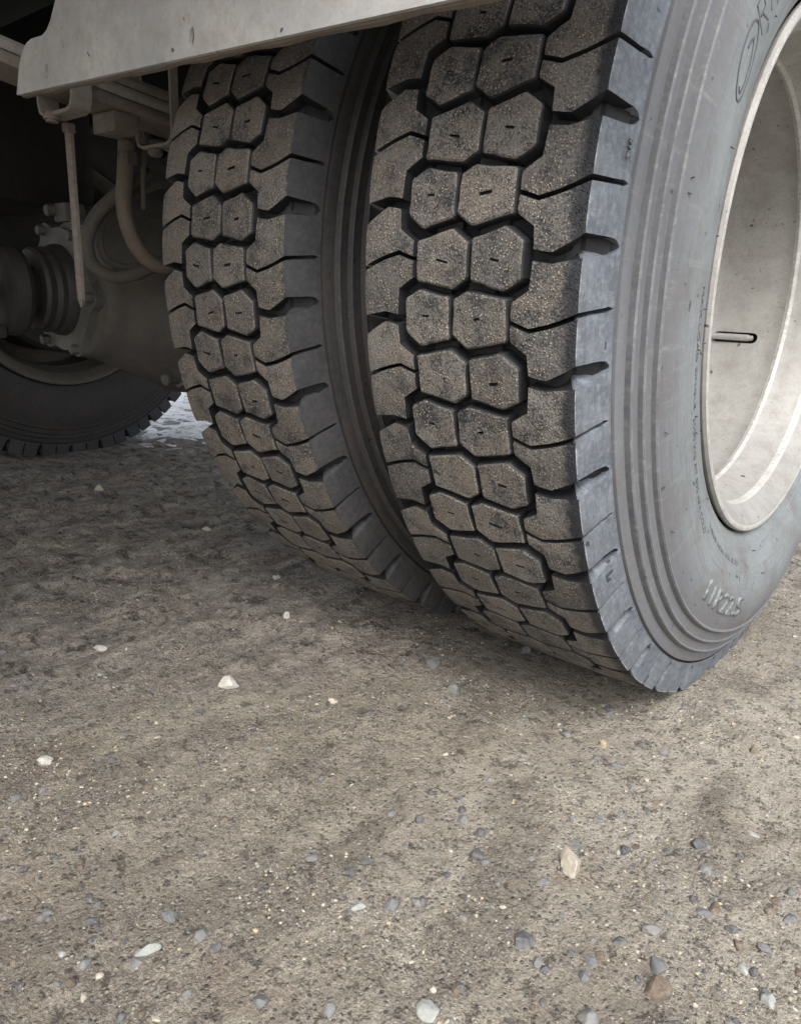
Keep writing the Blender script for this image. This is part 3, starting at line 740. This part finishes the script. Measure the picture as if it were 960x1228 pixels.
# tiny mould vents: little rubber whiskers scattered over the sidewall
bm = bmesh.new()
for k in range(24):
    r = random.choice([0.352, 0.36, 0.335, 0.372, 0.42, 0.447, 0.461, 0.33]); th = random.uniform(-95, 50)
    p = P3(side_x(r), r, th); p.x += belly(p.x, p.y, p.z); d = Vector((random.uniform(.4, 1), random.uniform(-.6, .6), random.uniform(-.8, .2)))
    bm_cyl(bm, p + d.normalized() * 0.001, d, 0.0007, random.uniform(.003, .006), 5)
tag(from_bm('vent_whiskers', bm, M_print, w_out), kind='stuff')

# ---- mudguard support plate in front of the tyres
PT = [(-0.750, 0.696), (-0.093, 0.670), (0.14, 0.661), (0.14, 1.00), (-0.52, 1.00), (-0.600, 0.815), (-0.636, 0.774), (-0.650, 0.758), (-0.661, 0.750), (-0.672, 0.747), (-0.700, 0.748), (-0.712, 0.746), (-0.722, 0.741), (-0.731, 0.733), (-0.738, 0.722)]
bm = bmesh.new(); Y0 = -0.58
def hole(cx, cz, rx, rz, n=12, rot_=0.0):
    return [(cx + rx * math.cos(a) * math.cos(rot_) - rz * math.sin(a) * math.sin(rot_), cz + rz * math.sin(a) * math.cos(rot_) + rx * math.cos(a) * math.sin(rot_)) for a in np.linspace(0, 2 * math.pi, n, endpoint=False)]
loops = [PT, hole(-0.669, 0.7095, 0.0048, 0.0078), hole(-0.385, 0.696, 0.0046, 0.0095, rot_=-0.35), hole(-0.321, 0.716, 0.0018, 0.009, 8)]
es = []; lv = []
for lp in loops:
    vs_ = [bm.verts.new((x, Y0, z)) for x, z in lp]; lv.append(vs_)
    es += [bm.edges.new((vs_[i], vs_[(i + 1) % len(vs_)])) for i in range(len(vs_))]
bmesh.ops.triangle_fill(bm, edges=es, use_beauty=True, use_dissolve=False)
r_ = bmesh.ops.extrude_face_region(bm, geom=bm.faces[:])
for v in r_['geom']:
    if isinstance(v, bmesh.types.BMVert): v.co.y += 0.005
pl = from_bm('support_plate', bm, M_plate); in_truck(pl)
pl['label'] = 'pale grey steel plate with bolt holes hanging above the tyres'
# folded lip along its lower edge
V = []; F = []
for i, (x, z) in enumerate([(-0.748 + 0.888 * k / 24, 0.6945 - 0.0353 * k / 24) for k in range(25)]):
    jz = 0.0006 * math.sin(i * 2.3)
    V += [(x, Y0 + 0.0055, z + 0.004 + jz), (x, Y0 + 0.0055, z - 0.0002 + jz), (x, Y0 + 0.012, z - 0.0005 + jz * 2), (x, Y0 + 0.012, z + 0.003)]
for i in range(24):
    for k in range(4): F.append((i * 4 + k, i * 4 + (k + 1) % 4, (i + 1) * 4 + (k + 1) % 4, (i + 1) * 4 + k))
lip = meshobj('folded_lip', V, F, M_plate_edge, pl)

# ---- leaf spring pack
spring = empty('leaf_spring', (-0.83, -0.4, 0.72)); in_truck(spring); bpy.context.view_layer.update()
def sp(o):
    o.parent = spring; o.matrix_parent_inverse = Matrix.Translation((0.83, 0.4, -0.72)); return o
def zleaf(y): return 0.701 + 0.138 * y * y
def leaf(z_off, y0, y1, m_, th=0.0145, x0=-0.868, x1=-0.790, name='leaf'):
    V = []; F = []; n = 26; hw = th / 2
    sec = [(x0, -hw), (x1 - 0.003, -hw), (x1, -hw * .4), (x1, hw * .4), (x1 - 0.003, hw), (x0, hw)]
    for i in range(n + 1):
        y = y0 + (y1 - y0) * i / n
        for x, dz in sec: V.append((x, y, zleaf(y) + z_off + dz))
    m = len(sec)
    for i in range(n):
        for k in range(m): F.append((i * m + k, i * m + (k + 1) % m, (i + 1) * m + (k + 1) % m, (i + 1) * m + k))
    F.append(tuple(range(m))[::-1]); F.append(tuple(n * m + k for k in range(m)))
    return sp(meshobj(name, V, F, m_, autos=50))
leaf(0.0, -1.05, 0.75, M_spring)
leaf(0.0158, -1.05, 0.75, M_spring_lt)
leaf(0.0316, -0.50, 0.50, M_spring)
for k, (ya, yb) in enumerate(((-0.26, 0.26), (-0.20, 0.20))): leaf(-0.0158 * (k + 1), ya, yb, M_spring)
def clip(yc, z_top, z_bot, w=0.034):
    """U-shaped rebound clip: a strap down the near side, round the bottom and up the far side."""
    path = [(-0.785, z_top), (-0.785, z_bot + 0.012), (-0.790, z_bot + 0.003), (-0.800, z_bot), (-0.862, z_bot), (-0.873, z_bot + 0.004), (-0.876, z_bot + 0.014), (-0.876, z_top)]
    V = []; F = []; t = 0.005; n = len(path)
    for i, (x, z) in enumerate(path):
        x0, z0 = path[max(i - 1, 0)]; x1, z1 = path[min(i + 1, n - 1)]
        d = Vector((x1 - x0, z1 - z0)).normalized(); nn = Vector((d.y, -d.x)) * -t
        for yy in (yc - w / 2, yc + w / 2):
            V.append((x, yy, z)); V.append((x + nn.x, yy, z + nn.y))
    for i in range(n - 1):
        a = i * 4; b = a + 4
        F += [(a, a + 2, b + 2, b), (a + 1, b + 1, b + 3, a + 3), (a, b, b + 1, a + 1), (a + 2, a + 3, b + 3, b + 2)]
    F += [(0, 1, 3, 2), ((n - 1) * 4, (n - 1) * 4 + 2, (n - 1) * 4 + 3, (n - 1) * 4 + 1)]
    bm = bmesh.new(); me_ = bpy.data.meshes.new('c'); me_.from_pydata(V, [], F); bm.from_mesh(me_)
    bmesh.ops.recalc_face_normals(bm, faces=bm.faces)
    bmesh.ops.bevel(bm, geom=[e for e in bm.edges if e.calc_face_angle(0) > 1.2], offset=0.001, segments=1, affect='EDGES')
    return sp(from_bm('spring_clip', bm, M_spring_lt, autos=40))
clip(-0.338, 0.87, 0.688, 0.014)
clip(-0.480, 0.80, 0.7050, 0.030)
bm = bmesh.new(); bm_box(bm, -0.862, -0.802, -0.424, -0.384, 0.6900, 0.7165, 0.002); sp(from_bm('spacer_block', bm, M_spring, autos=40))
bm = bmesh.new(); bm_box(bm, -0.868, -0.792, -0.19, 0.19, 0.640, 0.664, 0.003); sp(from_bm('spacer_block', bm, M_spring, autos=40))
for (x, y, z) in ((-0.845, -0.492, 0.6985), (-0.842, -0.335, 0.6785)):
    bm = bmesh.new(); bm_cyl(bm, (x, y, z), (0, 0, 1), 0.0115, 0.013, 18, bev=0.003); sp(from_bm('clip_bolt', bm, M_spring, autos=40))
# threaded rod hanging below the pack
bm = bmesh.new(); q0 = Vector((-0.870, -0.4565, 0)); ex_ = Vector((0.756, 0.653, 0)); ey_ = Vector((0.653, -0.756, 0)); pr = []
for z_, w_ in ((0.697, 0.0066), (0.60, 0.0062), (0.50, 0.0066), (0.456, 0.0060), (0.444, 0.0012)):
    pr.append([bm.verts.new(q0 + ex_ * (u * w_) + ey_ * (v_ * 0.0034) + Vector((0, 0, z_))) for u, v_ in ((-1, 0), (-.45, 1), (.45, 1), (1, 0), (.45, -1), (-.45, -1))])
for a_, b_ in zip(pr, pr[1:]):
    for k in range(6): bm.faces.new((a_[k], a_[(k + 1) % 6], b_[(k + 1) % 6], b_[k]))
bm.faces.new(pr[0]); bm.faces.new(pr[-1][::-1])
rod = in_truck(from_bm('hanger_rod', bm, M_spring, autos=20))
bm = bmesh.new(); bm_cyl(bm, (-0.870, -0.4565, 0.6935), (0, 0, 1), 0.0100, 0.012, 6, bev=0.001)
from_bm('nut', bm, M_spring, rod, autos=30)
for o in (rod,): pass
# hoses
H1 = [(-0.9, -0.349, 0.70), (-0.9, -0.354, 0.653), (-0.9, -0.36, 0.61), (-0.9, -0.356, 0.575), (-0.9, -0.342, 0.542), (-0.9, -0.315, 0.518), (-0.9, -0.278, 0.516), (-0.9, -0.225, 0.54), (-0.92, -0.12, 0.60)]
H2 = [(-0.92, -0.30, 0.66), (-0.92, -0.344, 0.631), (-0.92, -0.371, 0.609), (-0.92, -0.397, 0.584), (-0.92, -0.413, 0.553), (-0.92, -0.414, 0.524), (-0.92, -0.402, 0.504), (-0.92, -0.374, 0.493), (-0.92, -0.338, 0.497), (-0.92, -0.306, 0.51), (-0.92, -0.273, 0.525), (-0.92, -0.16, 0.56)]
H3 = [(-0.94, -0.29, 0.65), (-0.94, -0.337, 0.614), (-0.94, -0.361, 0.596), (-0.94, -0.379, 0.569), (-0.94, -0.383, 0.542), (-0.94, -0.373, 0.52), (-0.94, -0.347, 0.509), (-0.94, -0.313, 0.513), (-0.94, -0.261, 0.523), (-0.94, -0.16, 0.55)]
for pts, r, m_, lb in ((H1, 0.0125, M_hose_brown, 'thick brown hose curving down behind the spring'), (H2, 0.0105, M_hose, 'looped grey hose'), (H3, 0.0065, M_hose, 'thin looped hose')):
    V, F = tube_mesh(pts, r, 14, 6); o = in_truck(meshobj('hose', V, F, m_, smooth=True)); o['label'] = lb
bm = bmesh.new(); bm_cyl(bm, (-0.9, -0.349, 0.672), (0, 0, 1), 0.0165, 0.02, 6, bev=0.001); hf = in_truck(from_bm('hose_fitting', bm, M_cast, autos=30))
V, F = tube_mesh([(-0.9, -0.31, 0.72), (-0.9, -0.322, 0.66), (-0.9, -0.325, 0.60)], 0.004, 8, 3); in_truck(meshobj('brake_pipe', V, F, M_hose, smooth=True))
# ---- axle with differential
axle = empty('drive_axle', (-1.2, 0, AX)); in_truck(axle); bpy.context.view_layer.update()
def ax(o):
    o.parent = axle; o.matrix_parent_inverse = Matrix.Translation((1.2, 0, -AX)); return o
bm = bmesh.new()
# housing body: banjo built as a lofted row of rounded rectangles along x
secs = [(-1.86, .062, .062), (-1.62, .066, .068), (-1.47, .075, .085), (-1.40, .10, .150), (-1.30, .150, .195), (-1.20, .175, .215), (-1.10, .165, .205), (-1.00, .125, .165), (-.92, .085, .105), (-.80, .072, .082), (-.62, .066, .068), (-.50, .062, .062)]
rings = []
for (x, ry, rz) in secs:
    ring_ = []
    for k in range(28):
        a = 2 * math.pi * k / 28; c_, s_ = math.cos(a), math.sin(a); p_ = 0.72
        ring_.append(bm.verts.new((x, ry * math.copysign(abs(c_) ** p_, c_) , AX - 0.008 + rz * math.copysign(abs(s_) ** p_, s_))))
    rings.append(ring_)
for a, b in zip(rings, rings[1:]):
    for k in range(28): bm.faces.new((a[k], a[(k + 1) % 28], b[(k + 1) % 28], b[k]))
ax(from_bm('axle_housing', bm, M_cast, smooth=True))
# carrier nose tapering forward to the pinion flange
V, F = revolve([(-0.318, 0.0), (-0.318, 0.122), (-0.302, 0.130), (-0.288, 0.130), (-0.270, 0.138), (-0.20, 0.165), (-0.12, 0.205), (-0.05, 0.215), (0.02, 0.20)], 40, axis='Y')
V = [(-1.165 + x * 1.0, y, 0.470 + z) for x, y, z in V]
ax(meshobj('carrier_nose', V, F, M_cast, autos=30))
# lobed retainer flange
n = 96; prof = []
for i in range(n):
    a = 2 * math.pi * i / n; r = 0.112 + 0.020 * max(0, math.cos(6 * a + 0.6)) ** 1.5; prof.append((r * math.cos(a), r * math.sin(a)))
bm = bmesh.new()
a_ = [bm.verts.new((-1.185 + x, -0.336, 0.468 + z)) for x, z in prof]; b_ = [bm.verts.new((-1.185 + x, -0.316, 0.468 + z)) for x, z in prof]
bm.faces.new(a_); bm.faces.new(b_[::-1])
for i in range(n): bm.faces.new((a_[i], b_[i], b_[(i + 1) % n], a_[(i + 1) % n]))
ax(from_bm('retainer_flange', bm, M_cast_lt, autos=40))
for i in range(6):
    a = 2 * math.pi * i / 6 - 0.1; bm = bmesh.new()
    bm_cyl(bm, (-1.185 + 0.118 * math.cos(a), -0.342, 0.468 + 0.118 * math.sin(a)), (0, 1, 0), 0.0095, 0.016, 6, bev=0.001)
    ax(from_bm('flange_bolt', bm, M_cast_lt, autos=30))
V, F = revolve([(-0.392, 0.0), (-0.392, 0.070), (-0.386, 0.075), (-0.374, 0.073), (-0.366, 0.078), (-0.356, 0.077), (-0.345, 0.083), (-0.335, 0.084)], 40, axis='Y')
ax(meshobj('oil_seal_cover', [(-1.19 + x, y, 0.467 + z) for x, y, z in V], F, M_oily, autos=25))
V, F = revolve([(-0.455, 0.0), (-0.455, 0.060), (-0.447, 0.078), (-0.425, 0.081), (-0.415, 0.076), (-0.408, 0.050), (-0.39, 0.045)], 40, axis='Y')
ax(meshobj('companion_flange', [(-1.19 + x, y, 0.464 + z) for x, y, z in V], F, M_oily, autos=30))
for (px_, pz_) in ((-1.10, 0.30), (-1.02, 0.305)):
    bm = bmesh.new(); bm_cyl(bm, (px_ - .0, -0.155, pz_), (0.25, -1, 0), 0.0125, 0.05, 12, bev=0.002); bm_cyl(bm, (px_, -0.135, pz_), (0.25, -1, 0), 0.020, 0.022, 6, bev=0.001)
    ax(from_bm('drain_bolt', bm, M_cast_lt, autos=30))
bm = bmesh.new(); bm_box(bm, -1.215, -1.165, -0.325, -0.285, 0.590, 0.625, 0.006); ax(from_bm('breather_boss', bm, M_cast, autos=40))
bm = bmesh.new(); bm_cyl(bm, (-1.212, -0.325, 0.612), (0, 1, 0.1), 0.011, 0.03, 10, bev=0.002); ax(from_bm('plug', bm, M_cast_lt, autos=40))
# drive shaft with universal joint, running forward out of frame
shaft = in_truck(empty('drive_shaft', (-1.19, -0.5, 0.46))); bpy.context.view_layer.update()
def sh(o):
    o.parent = shaft; o.matrix_parent_inverse = Matrix.Translation((1.19, 0.5, -0.46)); return o
bm = bmesh.new(); bm_cyl(bm, (-1.19, -1.20, 0.50), (0, -1, 0.055), 0.045, 1.25, 32); sh(from_bm('shaft_tube', bm, M_cast, autos=40))
bm = bmesh.new(); bm_cyl(bm, (-1.19, -0.51, 0.464), (1, 0, 0.0), 0.028, 0.13, 20, bev=0.003); bm_cyl(bm, (-1.19, -0.51, 0.464), (0, 0, 1), 0.028, 0.15, 20, bev=0.003)
sh(from_bm('joint_cross', bm, M_oily, autos=40))
for z0_ in (0.380, 0.525):
    bm = bmesh.new(); bm_box(bm, -1.225, -1.155, -0.56, -0.452, z0_, z0_ + 0.023, 0.008); sh(from_bm('joint_yoke', bm, M_oily, autos=40))
# ---- brake drum on the far wheel
V, F = revolve([(-0.16, 0.215), (0.02, 0.215), (0.028, 0.205), (0.028, 0.09), (0.06, 0.08)], 48)
meshobj('brake_drum', V, F, M_frame, w_far, autos=35)
# ---- chassis rails, crossmembers and the bed above
def rail(xc, y0, y1, z0, z1, s):
    bm = bmesh.new(); bm_box(bm, xc - 0.004, xc + 0.004, y0, y1, z0, z1, 0.001, seg=1)
    bm_box(bm, min(xc + s * 0.0045, xc + s * 0.075), max(xc + s * 0.0045, xc + s * 0.075), y0, y1, z0, z0 + 0.008, 0.001, seg=1)
    bm_box(bm, min(xc + s * 0.0045, xc + s * 0.075), max(xc + s * 0.0045, xc + s * 0.075), y0, y1, z1 - 0.008, z1, 0.001, seg=1)
    return in_truck(from_bm('chassis_rail', bm, M_frame))
rail(-0.78, -3.2, 0.74, 0.84, 1.10, -1); rail(-1.64, -3.2, 0.74, 0.84, 1.10, 1)
bm = bmesh.new(); bm_box(bm, -2.44, -0.62, 0.56, 0.60, 0.82, 1.10, 0.004); in_truck(from_bm('sky_blocker', bm, M_frame, autos=40))  # unseen panel, added to block sky showing through behind the spring
for y in (-1.6, -0.42, 0.68):
    bm = bmesh.new(); bm_box(bm, -1.63, -0.80, y - 0.035, y + 0.035, 0.90, 1.06, 0.004); in_truck(from_bm('crossmember', bm, M_frame, autos=40))
bm = bmesh.new(); bm_box(bm, -2.44, 0.02, -3.40, 0.74, 1.155, 1.24, 0.006); in_truck(from_bm('bed_floor', bm, M_frame, autos=40))  # unseen bed, its length shaped to darken the underside
for k in range(9):
    y = -3.05 + k * 0.42; bm = bmesh.new(); bm_box(bm, -2.42, 0.0, y - 0.03, y + 0.03, 1.104, 1.154, 0.003); in_truck(from_bm('bed_crossbearer', bm, M_frame))
V = []; F = []; n = 30
for i in range(n + 1):
    a = math.radians(38 + (150 - 38) * i / n)
    for r in (0.590, 0.596):
        for x in (-0.60, 0.045): V.append((x, -r * math.cos(a), AX + r * math.sin(a) * 1.02))
for i in range(n):
    a = i * 4; b = a + 4; F += [(a, b, b + 1, a + 1), (a + 2, a + 3, b + 3, b + 2), (a, a + 2, b + 2, b), (a + 1, b + 1, b + 3, a + 3)]
F += [(0, 1, 3, 2), (n * 4, n * 4 + 2, n * 4 + 3, n * 4 + 1)]
in_truck(meshobj('shade_mudguard', V, F, M_frame, autos=40))  # unseen arc over the tyres, added to cut light on the upper tread
bm = bmesh.new(); bm_box(bm, -1.80, -1.42, -0.44, -0.12, 0.64, 1.00, 0.03); in_truck(from_bm('shade_box', bm, M_frame, autos=40))  # black box added to hide the far rim and keep that area dark
bm = bmesh.new(); bm_cyl(bm, (-1.21, -2.3, 0.62), (1, 0, 0), 0.27, 1.2, 40, bev=0.02); in_truck(from_bm('shade_drum', bm, M_frame, autos=40))  # unseen drum, added to darken the undercarriage
bm = bmesh.new(); bm_box(bm, 0.021, 0.05, -3.40, 0.74, 1.12, 1.75, 0.005); in_truck(from_bm('bed_side', bm, M_cast_lt, autos=40))
bm = bmesh.new(); bm_box(bm, -2.47, -2.441, -3.40, 0.74, 1.12, 1.75, 0.005); in_truck(from_bm('bed_side', bm, M_cast_lt, autos=40))
# rubber mudguard strip and bracket seen at the top left
bm = bmesh.new(); bm_box(bm, -1.30, -0.90, -0.62, -0.585, 0.79, 0.86, 0.004); in_truck(from_bm('bracket_bar', bm, M_frame, autos=40))

# ------------------------------------------------------------------ stones
def stone(x, y, rx, ry, mname, label, flat=0.62, sharp=0.35, rotz=None, seed=0, sink=0.25):
    rnd = random.Random(seed * 7 + 3); bm = bmesh.new()
    bmesh.ops.create_icosphere(bm, subdivisions=3, radius=1.0)
    pl_ = [(Vector((rnd.uniform(-1, 1), rnd.uniform(-1, 1), rnd.uniform(-.6, 1))).normalized(), rnd.uniform(1 - sharp, 0.86)) for _ in range(14)]
    for v in bm.verts:
        for n_, d_ in pl_:
            s = v.co.dot(n_)
            if s > d_: v.co -= n_ * (s - d_)
        v.co *= 1 + rnd.uniform(-.02, .02)
    rz = min(rx, ry * 1.3) * flat * 0.95
    for v in bm.verts: v.co = Vector((v.co.x * rx, v.co.y * ry, v.co.z * rz))
    z = float(ground_z(x, y))
    o = from_bm('stone', bm, SM[mname], autos=14); o.location = (x, y, z + rz * (1 - 2 * sink) * .9)
    o.rotation_euler = (rnd.uniform(-.2, .2), rnd.uniform(-.2, .2), rnd.uniform(-.4, .4) + 0.71 if rotz is None else rotz)
    tag(o, label, 'stone'); return o
YS = 1.2   # depth on the ground appears foreshortened
ST = [
 (-0.426, -0.526, 0.0136, 0.0073, 'white', 'bright white angular stone alone on the dirt left of the inner tyre', 1.0),
 (-0.628, -0.589, 0.0091, 0.0045, 'white', 'small white oval pebble near the left edge below the axle', .8),
 (-1.401, -0.178, 0.0115, 0.0080, 'beige', 'pale pebble on dark dirt in front of the far wheel', 1.0),
 (-0.665, -0.249, 0.0065, 0.0062, 'white', 'small pale pebble beside the bottom of the inner tyre', .8),
 (-0.531, -0.342, 0.0064, 0.0076, 'white', 'tiny white upright chip in front of the inner tyre', 1.0),
 (-0.274, -0.308, 0.0095, 0.0100, 'blue', 'blue grey upright stone in front of the gap between the dual tyres', 1.3),
 (-0.217, -0.339, 0.0095, 0.0084, 'grey', 'rounded grey stone just below the blue grey upright one', .8),
 (-0.427, -0.755, 0.0086, 0.0060, 'white', 'pale flat pebble by the left edge of the open dirt', .8),
 (-0.067, -0.318, 0.0068, 0.0058, 'grey', 'small grey stone in front of the outer tyre', .9),
 (-0.024, -0.311, 0.0057, 0.0047, 'ochre', 'yellowish crumb next to a grey stone in front of the outer tyre', .9),
 (0.044, -0.513, 0.0105, 0.0098, 'beige', 'pointed beige stone casting a shadow right of centre', 1.5),
 (-0.147, -0.810, 0.0103, 0.0048, 'pale', 'flat pale green grey sliver near the bottom left', .6),
 (0.142, -0.560, 0.0063, 0.0081, 'blue', 'light blue grey stone above the brown one at bottom right', .8),
 (0.151, -0.581, 0.0095, 0.0065, 'brown', 'dark brown wedge shaped stone with a broken face at bottom right', 1.1),
 (0.116, -0.401, 0.0101, 0.0054, 'dark', 'flat dark stone half buried in the dirt right of the pointed beige one', .6),
 (0.123, -0.635, 0.0075, 0.0062, 'grey', 'grey stone cut by the bottom edge below the brown one', .7),
 (0.038, -0.704, 0.0085, 0.0070, 'pale', 'pale sandy lump at the bottom edge near the middle', .5),
 (-0.044, -0.650, 0.0068, 0.0054, 'blue', 'blue grey pebble in the dirt below the middle', .7),
 (-0.304, -0.463, 0.0071, 0.0041, 'beige', 'thin beige flake in front of the inner tyre', .5),
 (-0.208, -0.182, 0.0094, 0.0059, 'dark', 'dark stone in the shadow under the outer tyre', .8),
 (0.107, -0.202, 0.0057, 0.0047, 'brown', 'small brown stone on pale sand right of the outer tyre', 1.0),
 (-0.978, -0.170, 0.0086, 0.0062, 'beige', 'dull beige pebble on the damp dirt left of the inner tyre', .8),
 (-0.073, -0.513, 0.0041, 0.0057, 'dark', 'dark upright chip in the open dirt below the dual tyres', .8),
 (-0.093, -0.555, 0.0048, 0.0040, 'dark', 'small dark pebble left of the dark upright chip', .8),
 (0.073, -0.617, 0.0050, 0.0056, 'grey', 'small grey pebble between the dark flat stone and the bottom edge', .7),
 (0.055, -0.609, 0.0103, 0.0065, 'dark', 'broad dark slab sunk level with the dirt at lower right', .4),
 (0.044, -0.675, 0.0042, 0.0048, 'blue', 'small blue grey pebble above the pale sandy lump', .7),
 (0.211, -0.533, 0.0060, 0.0054, 'pale', 'pale grey pebble in the bottom right corner', .8),
 (0.180, -0.496, 0.0033, 0.0052, 'brown', 'narrow dark brown chip near the right edge', 1.1),
 (-0.051, -0.779, 0.0069, 0.0046, 'blue', 'blue grey flake at the bottom edge left of the middle', .6),
 (-0.129, -0.776, 0.0057, 0.0051, 'grey', 'grey pebble right of the pale green grey sliver', .8),
 (-0.294, -0.835, 0.0049, 0.0035, 'dark', 'tiny dark blue chip close to the left edge', .8),
 (-0.112, -0.773, 0.0050, 0.0045, 'dark', 'dark pebble touching the grey one right of the sliver', .7),
 (-0.013, -0.752, 0.0057, 0.0046, 'grey', 'grey pebble on the bottom edge left of the sandy lump', .7),
 (0.125, -0.533, 0.0092, 0.0050, 'grey', 'long grey stone lying above the light blue grey one', .6),
 (0.197, -0.487, 0.0045, 0.0045, 'blue', 'blue grey pebble beside the right edge above the corner', .7),
 (-0.041, -0.531, 0.0060, 0.0044, 'dark', 'dark pebble in the middle of the open dirt, left of the pointed beige stone', .7),
 (0.105, -0.606, 0.0043, 0.0043, 'blue', 'tiny blue pebble left of the brown wedge stone', .8),
 (-0.090, -0.631, 0.0078, 0.0026, 'dark', 'thin dark splinter left of the blue grey pebble', .7),
]
for i, (x, y, rx, ry, mn, lb, fl) in enumerate(ST):
    stone(x, y, rx * 1.12, ry * YS * 1.12, mn, lb, fl, 0.48, None, i, 0.36)

# gravel nobody could count: pebbles and grit spread over the dirt, denser to the right and bottom
def pebbles(N, r0, r1, bounds, dens, mats_, seed, name):
    rg = np.random.default_rng(seed)
    bm = bmesh.new(); bmesh.ops.create_icosphere(bm, subdivisions=2 if r0 > .002 else 1, radius=1.0)
    bv = np.array([v.co[:] for v in bm.verts]); bf = np.array([[v.index for v in f.verts] for f in bm.faces]); bm.free()
    x = rg.uniform(bounds[0], bounds[1], N * 3); y = rg.uniform(bounds[2], bounds[3], N * 3)
    keep = rg.random(N * 3) < dens(x, y); x = x[keep][:N]; y = y[keep][:N]; n = len(x)
    r = r0 * (r1 / r0) ** (rg.random(n) ** (2.2 if r1 > .004 else 1.6))
    z = ground_z(x, y)
    nv = len(bv); VV = np.empty((n, nv, 3)); a = rg.uniform(0, 6.28, n)
    sx = r * rg.uniform(.8, 1.35, n); sy = r * rg.uniform(.65, 1.0, n); sz = r * rg.uniform(.45, .8, n)
    jit = 1 + rg.uniform(-.22, .16, (n, nv)) * (0.45 if nv > 20 else 1)
    if nv > 20: jit = jit * (1 + 0.22 * np.sin(bv[None, :, 0] * 3.1 + rg.uniform(0, 6, (n, 1))) * np.cos(bv[None, :, 1] * 2.7 + rg.uniform(0, 6, (n, 1))))
    px_ = bv[None, :, 0] * sx[:, None] * jit; py_ = bv[None, :, 1] * sy[:, None] * jit; pz_ = bv[None, :, 2] * sz[:, None] * jit
    ca, sa_ = np.cos(a)[:, None], np.sin(a)[:, None]
    VV[..., 0] = x[:, None] + px_ * ca - py_ * sa_; VV[..., 1] = y[:, None] + px_ * sa_ + py_ * ca
    VV[..., 2] = z[:, None] + pz_ + (sz * rg.uniform(-.65, .25, n))[:, None]
    FF = (bf[None] + (np.arange(n) * nv)[:, None, None]).reshape(-1, 3)
    me_ = bpy.data.meshes.new(name); me_.vertices.add(n * nv); me_.vertices.foreach_set('co', VV.astype(np.float32).ravel())
    me_.loops.add(FF.size); me_.loops.foreach_set('vertex_index', FF.ravel().astype(np.int32))
    me_.polygons.add(len(FF)); me_.polygons.foreach_set('loop_start', np.arange(0, FF.size, 3, dtype=np.int32))
    me_.polygons.foreach_set('use_smooth', np.zeros(len(FF), bool)); me_.update(calc_edges=True)
    w = np.array([m_[1] for m_ in mats_]); w = w / w.sum()
    mi = rg.choice(len(mats_), n, p=w).repeat(len(bf))
    for m_ in mats_: me_.materials.append(SM[m_[0]])
    me_.polygons.foreach_set('material_index', mi.astype(np.int32)); me_.update()
    o = link(bpy.data.objects.new(name, me_)); tag(o, kind='stuff'); return o
d1 = lambda x, y: np.clip(0.14 + 0.75 * np.clip((x + 0.15) / 0.4, 0, 1) + 0.35 * np.clip((-0.45 - y) / 0.3, 0, 1), 0.1, 1) * np.clip(0.16 + 3.2 * (vnoise(x * 8, y * 8, 21) + vnoise(x * 23, y * 23, 24) * .6), 0.05, 1)
o = pebbles(9000, 0.0012, 0.0066, (-1.5, 0.75, -0.98, 0.6), d1, [('grey', 4), ('dark', 7), ('blue', 2.5), ('beige', 1.5), ('brown', 4), ('white', 0.08), ('pale', .15)], 5, 'gravel')
tag(o, 'fine loose gravel strewn over the dirt', 'gravel')
d2 = lambda x, y: np.clip(0.15 + 2.2 * vnoise(x * 9, y * 9, 22) + 1.2 * vnoise(x * 30, y * 30, 23), 0.08, 1)
o = pebbles(42000, 0.0006, 0.0023, (-1.3, 0.65, -0.98, 0.4), d2, [('beige', 3.5), ('brown', 5), ('grey', 4), ('ochre', 1), ('dark', 4), ('white', .2)], 6, 'grit')
tag(o, 'coarse sand grains and grit covering the dirt', 'grit')

d3 = lambda x, y: np.clip(0.25 + 1.0 * np.clip((x + 0.10) / 0.3, 0, 1), 0, 1) * np.clip(0.5 + 2.4 * vnoise(x * 7, y * 7, 41), 0.1, 1)
o = pebbles(330, 0.0026, 0.0072, (-0.32, 0.42, -0.92, -0.20), d3, [('dark', 7), ('blue', 4), ('grey', 5), ('brown', 3), ('pale', .4)], 17, 'embedded_gravel')
tag(o, 'half buried grey and dark gravel pressed into the dirt at lower right', 'gravel')
